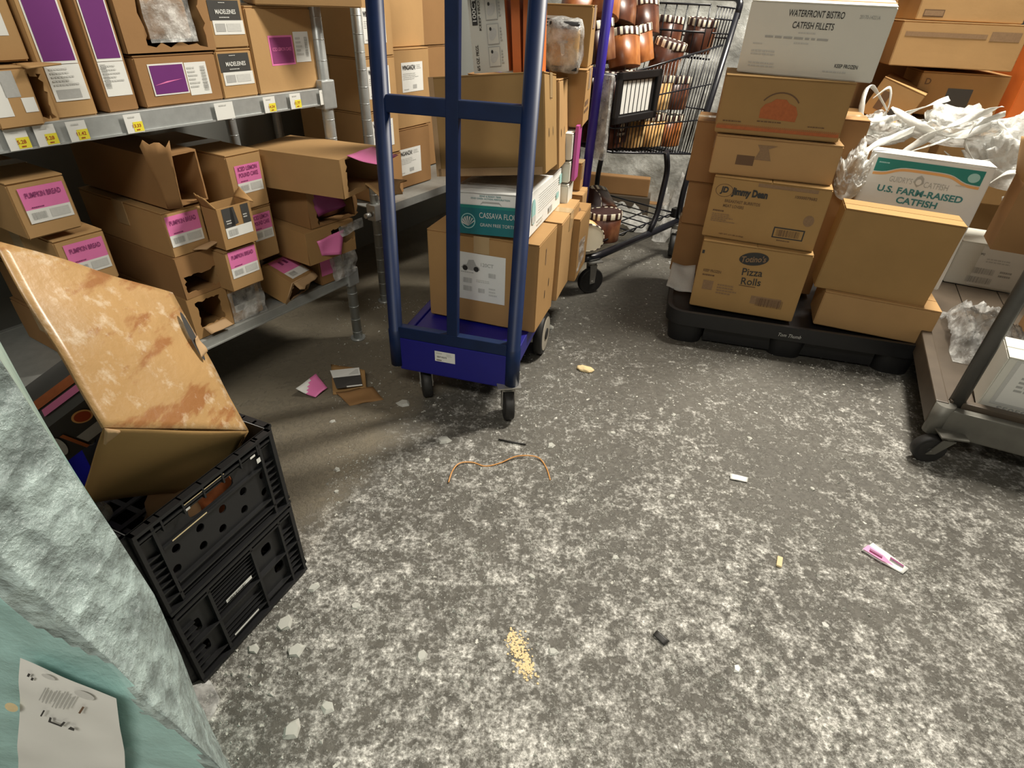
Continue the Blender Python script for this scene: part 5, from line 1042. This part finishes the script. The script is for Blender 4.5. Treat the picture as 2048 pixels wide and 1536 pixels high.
bm = bmesh.new(); rows = patch(BLc - OB, BRc - OB, TRc - OB, TLc - OB, 16, 20, .0012, 20)
sheet(bm, rows, 0); lb = finish('white_label', bm, 'sticker', t, True)
ex = (TRc - TLc).normalized(); ey = (TLc - BLc); ey = (ey - ex * ey.dot(ex)).normalized()
D_ = Decal(TLc - OB + Vector((0, -.002, 0)), ex, ey)
rnd = random.Random(5)
for k in range(9): a = .030 + k * .0032; D_.q(a, -.050 - rnd.random() * .012, a + .0012, -.018 - rnd.random() * .012, 'grayprint', 0)
D_.q(.012, -.02, .014, -.013, 'black', 0).q(.016, -.024, .018, -.018, 'black', 0).q(.066, -.052, .068, -.035, 'brownprint', 0)
D_.poly([(.046, -.084), (.048, -.084), (.049, -.092), (.058, -.092), (.059, -.082), (.061, -.082), (.060, -.096), (.047, -.096)], 'black', 0).q(.038, -.09, .0395, -.074, 'black', 0).poly([(.066, -.095), (.072, -.094), (.071, -.088), (.067, -.087)], 'black', 0)
D_.ell(.062, -.012, .009, .007, 'lightprint', 0).ell(.012, -.095, .006, .010, 'cream', 0).ell(.028, -.005, .006, .004, 'lightprint', 0)
D_.done('label_print', lb)
bm = bmesh.new(); sheet(bm, patch((-.50, .455, .002), (-.485, .50, .002), (-.53, .545, .004), (-.56, .50, .03), 10, 10, .006, 20), 0); tag(finish('loose_film', bm, 'film', None, True), 'scrap of clear film at the foot of the lower crate', 'plastic film')

# ------------------------------------------------------------------ litter on the floor
bm = bmesh.new()
WP = [(-.153, 1.065), (-.147, 1.106), (-.131, 1.137), (-.098, 1.146), (-.063, 1.135), (-.024, 1.147), (.017, 1.172), (.058, 1.178), (.085, 1.17), (.102, 1.135), (.11, 1.091)]
def smooth(P_, n=6):
    out = []
    for i in range(len(P_) - 1):
        p0, p1, p2, p3 = (Vector(P_[max(i - 1, 0)]), Vector(P_[i]), Vector(P_[i + 1]), Vector(P_[min(i + 2, len(P_) - 1)]))
        for k in range(n): u = k / n; out.append(.5 * (2 * p1 + (p2 - p0) * u + (2 * p0 - 5 * p1 + 4 * p2 - p3) * u * u + (3 * p1 - p0 - 3 * p2 + p3) * u ** 3))
    return out + [Vector(P_[-1])]
tube(bm, [(q.x, q.y, .004 + .003 * math.sin(i * .2)) for i, q in enumerate(smooth([(x, y, 0) for x, y in WP]))], .0019, 7); tag(finish('binding_cord', bm, 'wire', None, True), 'thin orange-brown cord lying in a wavy arch in the middle of the floor', 'cord')
bm = bmesh.new(); tube(bm, [(-.032, 1.247, .003), (.01, 1.236, .003), (.046, 1.230, .003)], [.002, .0028, .002], 6); tag(finish('twig', bm, 'black'), 'short dark twig lying behind the orange cord', 'twig')
bm = bmesh.new(); sheet(bm, patch((.300, .662, .004), (.318, .640, .004), (.330, .648, .006), (.309, .670, .008), 4, 4, .001, 60), .002); tag(finish('black_scrap', bm, 'black'), 'small black plastic scrap alone on the frosty floor', 'scrap')
# torn cardboard with black label
def D2(x, y, z=0): return Vector((x, y, z))
t = root('torn_cardboard', 'torn cardboard with a peeled black and white label, on the floor left of the cart', 'cardboard', (-.50, 1.47, 0))
O_ = Vector((-.50, 1.47, 0))
bm = bmesh.new(); sheet(bm, patch(D2(-.555, 1.432, .004) - O_, D2(-.455, 1.455, .004) - O_, D2(-.475, 1.525, .035) - O_, D2(-.600, 1.575, .022) - O_, 8, 8, .004, 18), .004); a_ = finish('upper_piece', bm, 'kraft', t)
bm = bmesh.new(); sheet(bm, patch(D2(-.489, 1.379, .003) - O_, D2(-.395, 1.418, .003) - O_, D2(-.44, 1.475, .010) - O_, D2(-.548, 1.44, .006) - O_, 8, 6, .003, 18), .004); finish('lower_piece', bm, 'kraft3', t)
A, B_, C_, E_ = D2(-.545, 1.445, .012) - O_, D2(-.468, 1.462, .016) - O_, D2(-.492, 1.528, .040) - O_, D2(-.585, 1.522, .028) - O_
def bl(u, v, dz=.0): return A.lerp(B_, u).lerp(E_.lerp(C_, u), v) + Vector((.0, -.002, .005 + dz))
def bq(bm, u0, v0, u1, v1, mi, dz):
    f = bm.faces.new([bm.verts.new(bl(*q, dz)) for q in ((u0, v0), (u1, v0), (u1, v1), (u0, v1))]); f.material_index = mi
bm = bmesh.new(); bq(bm, 0, 0, 1, .58, 0, 0); bq(bm, 0, .58, 1, 1, 1, 0); bq(bm, .6, .66, .95, .92, 2, .0005); bq(bm, .25, .18, .50, .34, 1, .0005); bq(bm, .56, .2, .8, .36, 1, .0005); bq(bm, .4, 0, 1, .07, 1, .0005); finish('sticker', bm, [M['blacklabel'], M['sticker'], M['lightprint']], t, 'keep')
t = root('label_scrap', 'curled pink and white label scrap on the floor left of the torn cardboard', 'label', (-.62, 1.44, 0)); O_ = Vector((-.62, 1.44, 0))
bm = bmesh.new(); rows = patch(D2(-.602, 1.410, .006) - O_, D2(-.578, 1.455, .012) - O_, D2(-.625, 1.500, .022) - O_, D2(-.665, 1.425, .016) - O_, 6, 8, .003, 20, .010); sheet(bm, rows, .0012)
for f in bm.faces: f.material_index = 1 if f.calc_center_median().x < -.012 else 0
finish('scrap', bm, [M['pink'], M['sticker']], t)
t = root('label_scrap', 'pink and white label strip lying alone at the right of the frosty floor', 'label', (.87, .88, 0)); O_ = Vector((.87, .88, 0))
bm = bmesh.new(); sheet(bm, patch(D2(.830, .898, .003) - O_, D2(.893, .836, .002) - O_, D2(.912, .849, .005) - O_, D2(.862, .915, .010) - O_, 10, 5, .0015, 30, .002), .001); finish('paper', bm, 'sticker', t)
def L2(x, y, z): return D2(x, y, z) - O_
bm = bmesh.new(); bm.faces.new([bm.verts.new(q) for q in (L2(.831, .898, .0085), L2(.860, .866, .008), L2(.880, .852, .008), L2(.868, .880, .011), L2(.848, .908, .0115))]); finish('pink_print', bm, 'pink', t, 'keep')
bm = bmesh.new(); bm.faces.new([bm.verts.new(q) for q in (L2(.843, .892, .0125), L2(.862, .872, .012), L2(.865, .876, .0125), L2(.846, .897, .0130))]); bm.faces.new([bm.verts.new(q) for q in (L2(.880, .872, .0105), L2(.900, .851, .008), L2(.904, .854, .008), L2(.884, .876, .0105))]); finish('lettering', bm, 'magenta', t, 'keep')
bm = bmesh.new(); sheet(bm, patch((.590, 1.122, .003), (.632, 1.112, .003), (.638, 1.127, .006), (.594, 1.140, .007), 6, 4, .001, 40), .001); tag(finish('white_scrap', bm, 'sticker'), 'small white barcode scrap on the floor right of the cord', 'label')
bm = bmesh.new(); box(bm, (-.006, -.015, 0), (.006, .015, .006), bev=.002); o = finish('wood_chip', bm, 'cream'); o.location = (.623, .855, 0); o.rotation_euler = (0, 0, rad(-25)); tag(o, 'little tan chip on the floor left of the pink strip', 'chip')
bm = bmesh.new(); bmesh.ops.create_icosphere(bm, subdivisions=3, radius=1)
for v in bm.verts: q = v.co; k = 1 + .25 * noise.noise(q * 2); v.co = Vector((q.x * .030 * k, q.y * .017 * k, max(0, q.z * .009 * k + .004)))
o = finish('bread_crust', bm, 'yellowcrumb', None, True); o.location = (.247, 1.637, 0); o.rotation_euler = (0, 0, rad(-25)); tag(o, 'tan piece of crust on the floor right of the blue cart', 'food scrap')
bm = bmesh.new(); rnd = random.Random(3)
for k in range(420):
    u = rnd.random(); x = .020 + .035 * u + rnd.gauss(0, .009); y = .650 - .075 * u + rnd.gauss(0, .009); s = rnd.uniform(.0008, .0028)
    g = bmesh.ops.create_icosphere(bm, subdivisions=1, radius=s)
    for v in g['verts']: v.co = Vector((v.co.x * rnd.uniform(.8, 1.4) + x, v.co.y + y, max(0, v.co.z * .5 + .0008)))
tag(finish('crumbs', bm, 'yellowcrumb'), 'smear of yellow crumbs on the frosty floor', 'crumbs', kind='stuff')
bm = bmesh.new(); box(bm, (-.07, -.04, 0), (.07, .04, .05), bev=.003); dent(bm, .004, 20); o = finish('flattened_carton', bm, 'kraft3'); o.location = (-.20, 1.72, 0); o.rotation_euler = (0, 0, rad(-30)); tag(o, 'crushed brown carton piece on the floor under the blue cart', 'box')
# larger chips of ice
def chipmesh(seed, r_):
    rn = random.Random(seed); bm = bmesh.new(); n = rn.randint(5, 7); vs = []
    for zz, kk in ((0, 1.0), (r_ * .35, .7)): vs.append([bm.verts.new((r_ * kk * rn.uniform(.6, 1.2) * math.cos(2 * PI * k / n), r_ * .75 * kk * rn.uniform(.75, 1.2) * math.sin(2 * PI * k / n), zz)) for k in range(n)])
    for k in range(n): bm.faces.new((vs[0][k], vs[0][(k + 1) % n], vs[1][(k + 1) % n], vs[1][k]))
    bm.faces.new(vs[1]); bm.faces.new(list(reversed(vs[0]))); me = bpy.data.meshes.new('ice_chip'); bm.to_mesh(me); bm.free(); me.materials.append(M['ice']); return me
CH = [chipmesh(s, 1.0) for s in range(6)]
chips = [(-.185, 1.235, .022), (.117, 1.232, .015), (-.448, .80, .022), (-.40, .74, .015), (.14, 1.93, .020), (-.33, 1.40, .024), (-.43, .655, .020), (-.47, .60, .014), (-.39, .60, .02), (.06, .79, .010), (.155, 1.02, .010), (-.22, 1.15, .010), (.30, 1.30, .010), (.50, 1.40, .010), (.70, 1.30, .011), (.42, 1.05, .012), (.80, 1.10, .010), (.10, .62, .012), (-.15, .60, .014), (-.30, .50, .016), (.25, .85, .010), (-.45, 1.10, .011), (-.43, 1.02, .009), (-.35, .46, .020), (-.30, .70, .012), (.45, .60, .012), (.66, .70, .011), (-.52, 1.30, .010)]
for i, (x, y, r_) in enumerate(chips):
    o = bpy.data.objects.new('ice_chip', CH[i % 6]); COL.objects.link(o); o.location = (x, y, .0005); o.scale = (r_, r_, r_ * .8); o.rotation_euler = (0, 0, i * 1.3); tag(o, 'loose chip of ice lying on the frosty floor', 'ice', 'ice chips scattered on the floor')
# fine ice crumbs: uncountable
rnd = random.Random(8); V = []; Fc = []
def frostd(x, y):
    n = noise.noise(Vector((x * 3.2, y * 3.2, 4.0))) * .9 + noise.noise(Vector((x * 11, y * 11, 1))) * .7
    return n + .36 - .30 * y + .3 * min(0, x + .25 * y + .02)
cnt = 0
while cnt < 16000:
    u = rnd.random(); y = .22 + 1.9 * u ** 1.35; x = rnd.uniform(-.75, 1.3) * (.55 + .45 * y / 1.5)
    if x < -.30 - .25 * max(0, y - .4) and y > .85: continue
    if rnd.random() > .12 + max(0, frostd(x, y)) * 1.6: continue
    s = rnd.uniform(.0008, .0024) * (1 + (rnd.random() < .06) * 1.5); a = rnd.random() * 6.28; b = len(V)
    e = rnd.uniform(1, 1.8); ca, sa = math.cos(a), math.sin(a)
    for px, py, pz in ((s * e, 0, .0), (-s * .5, s * .8, .0), (-s * .6, -s * .7, 0), (rnd.uniform(-.3, .3) * s, rnd.uniform(-.3, .3) * s, s * rnd.uniform(.5, 1.1))): V.append((x + px * ca - py * sa, y + px * sa + py * ca, pz + .0002))
    Fc += [(b, b + 1, b + 3), (b + 1, b + 2, b + 3), (b + 2, b, b + 3)]; cnt += 1
me = bpy.data.meshes.new('ice_crumbs'); me.from_pydata(V, [], Fc); me.materials.append(M['ice']); o = bpy.data.objects.new('ice_crumbs', me); COL.objects.link(o); tag(o, 'fine frost crumbs strewn over the aisle floor', 'frost', kind='stuff')
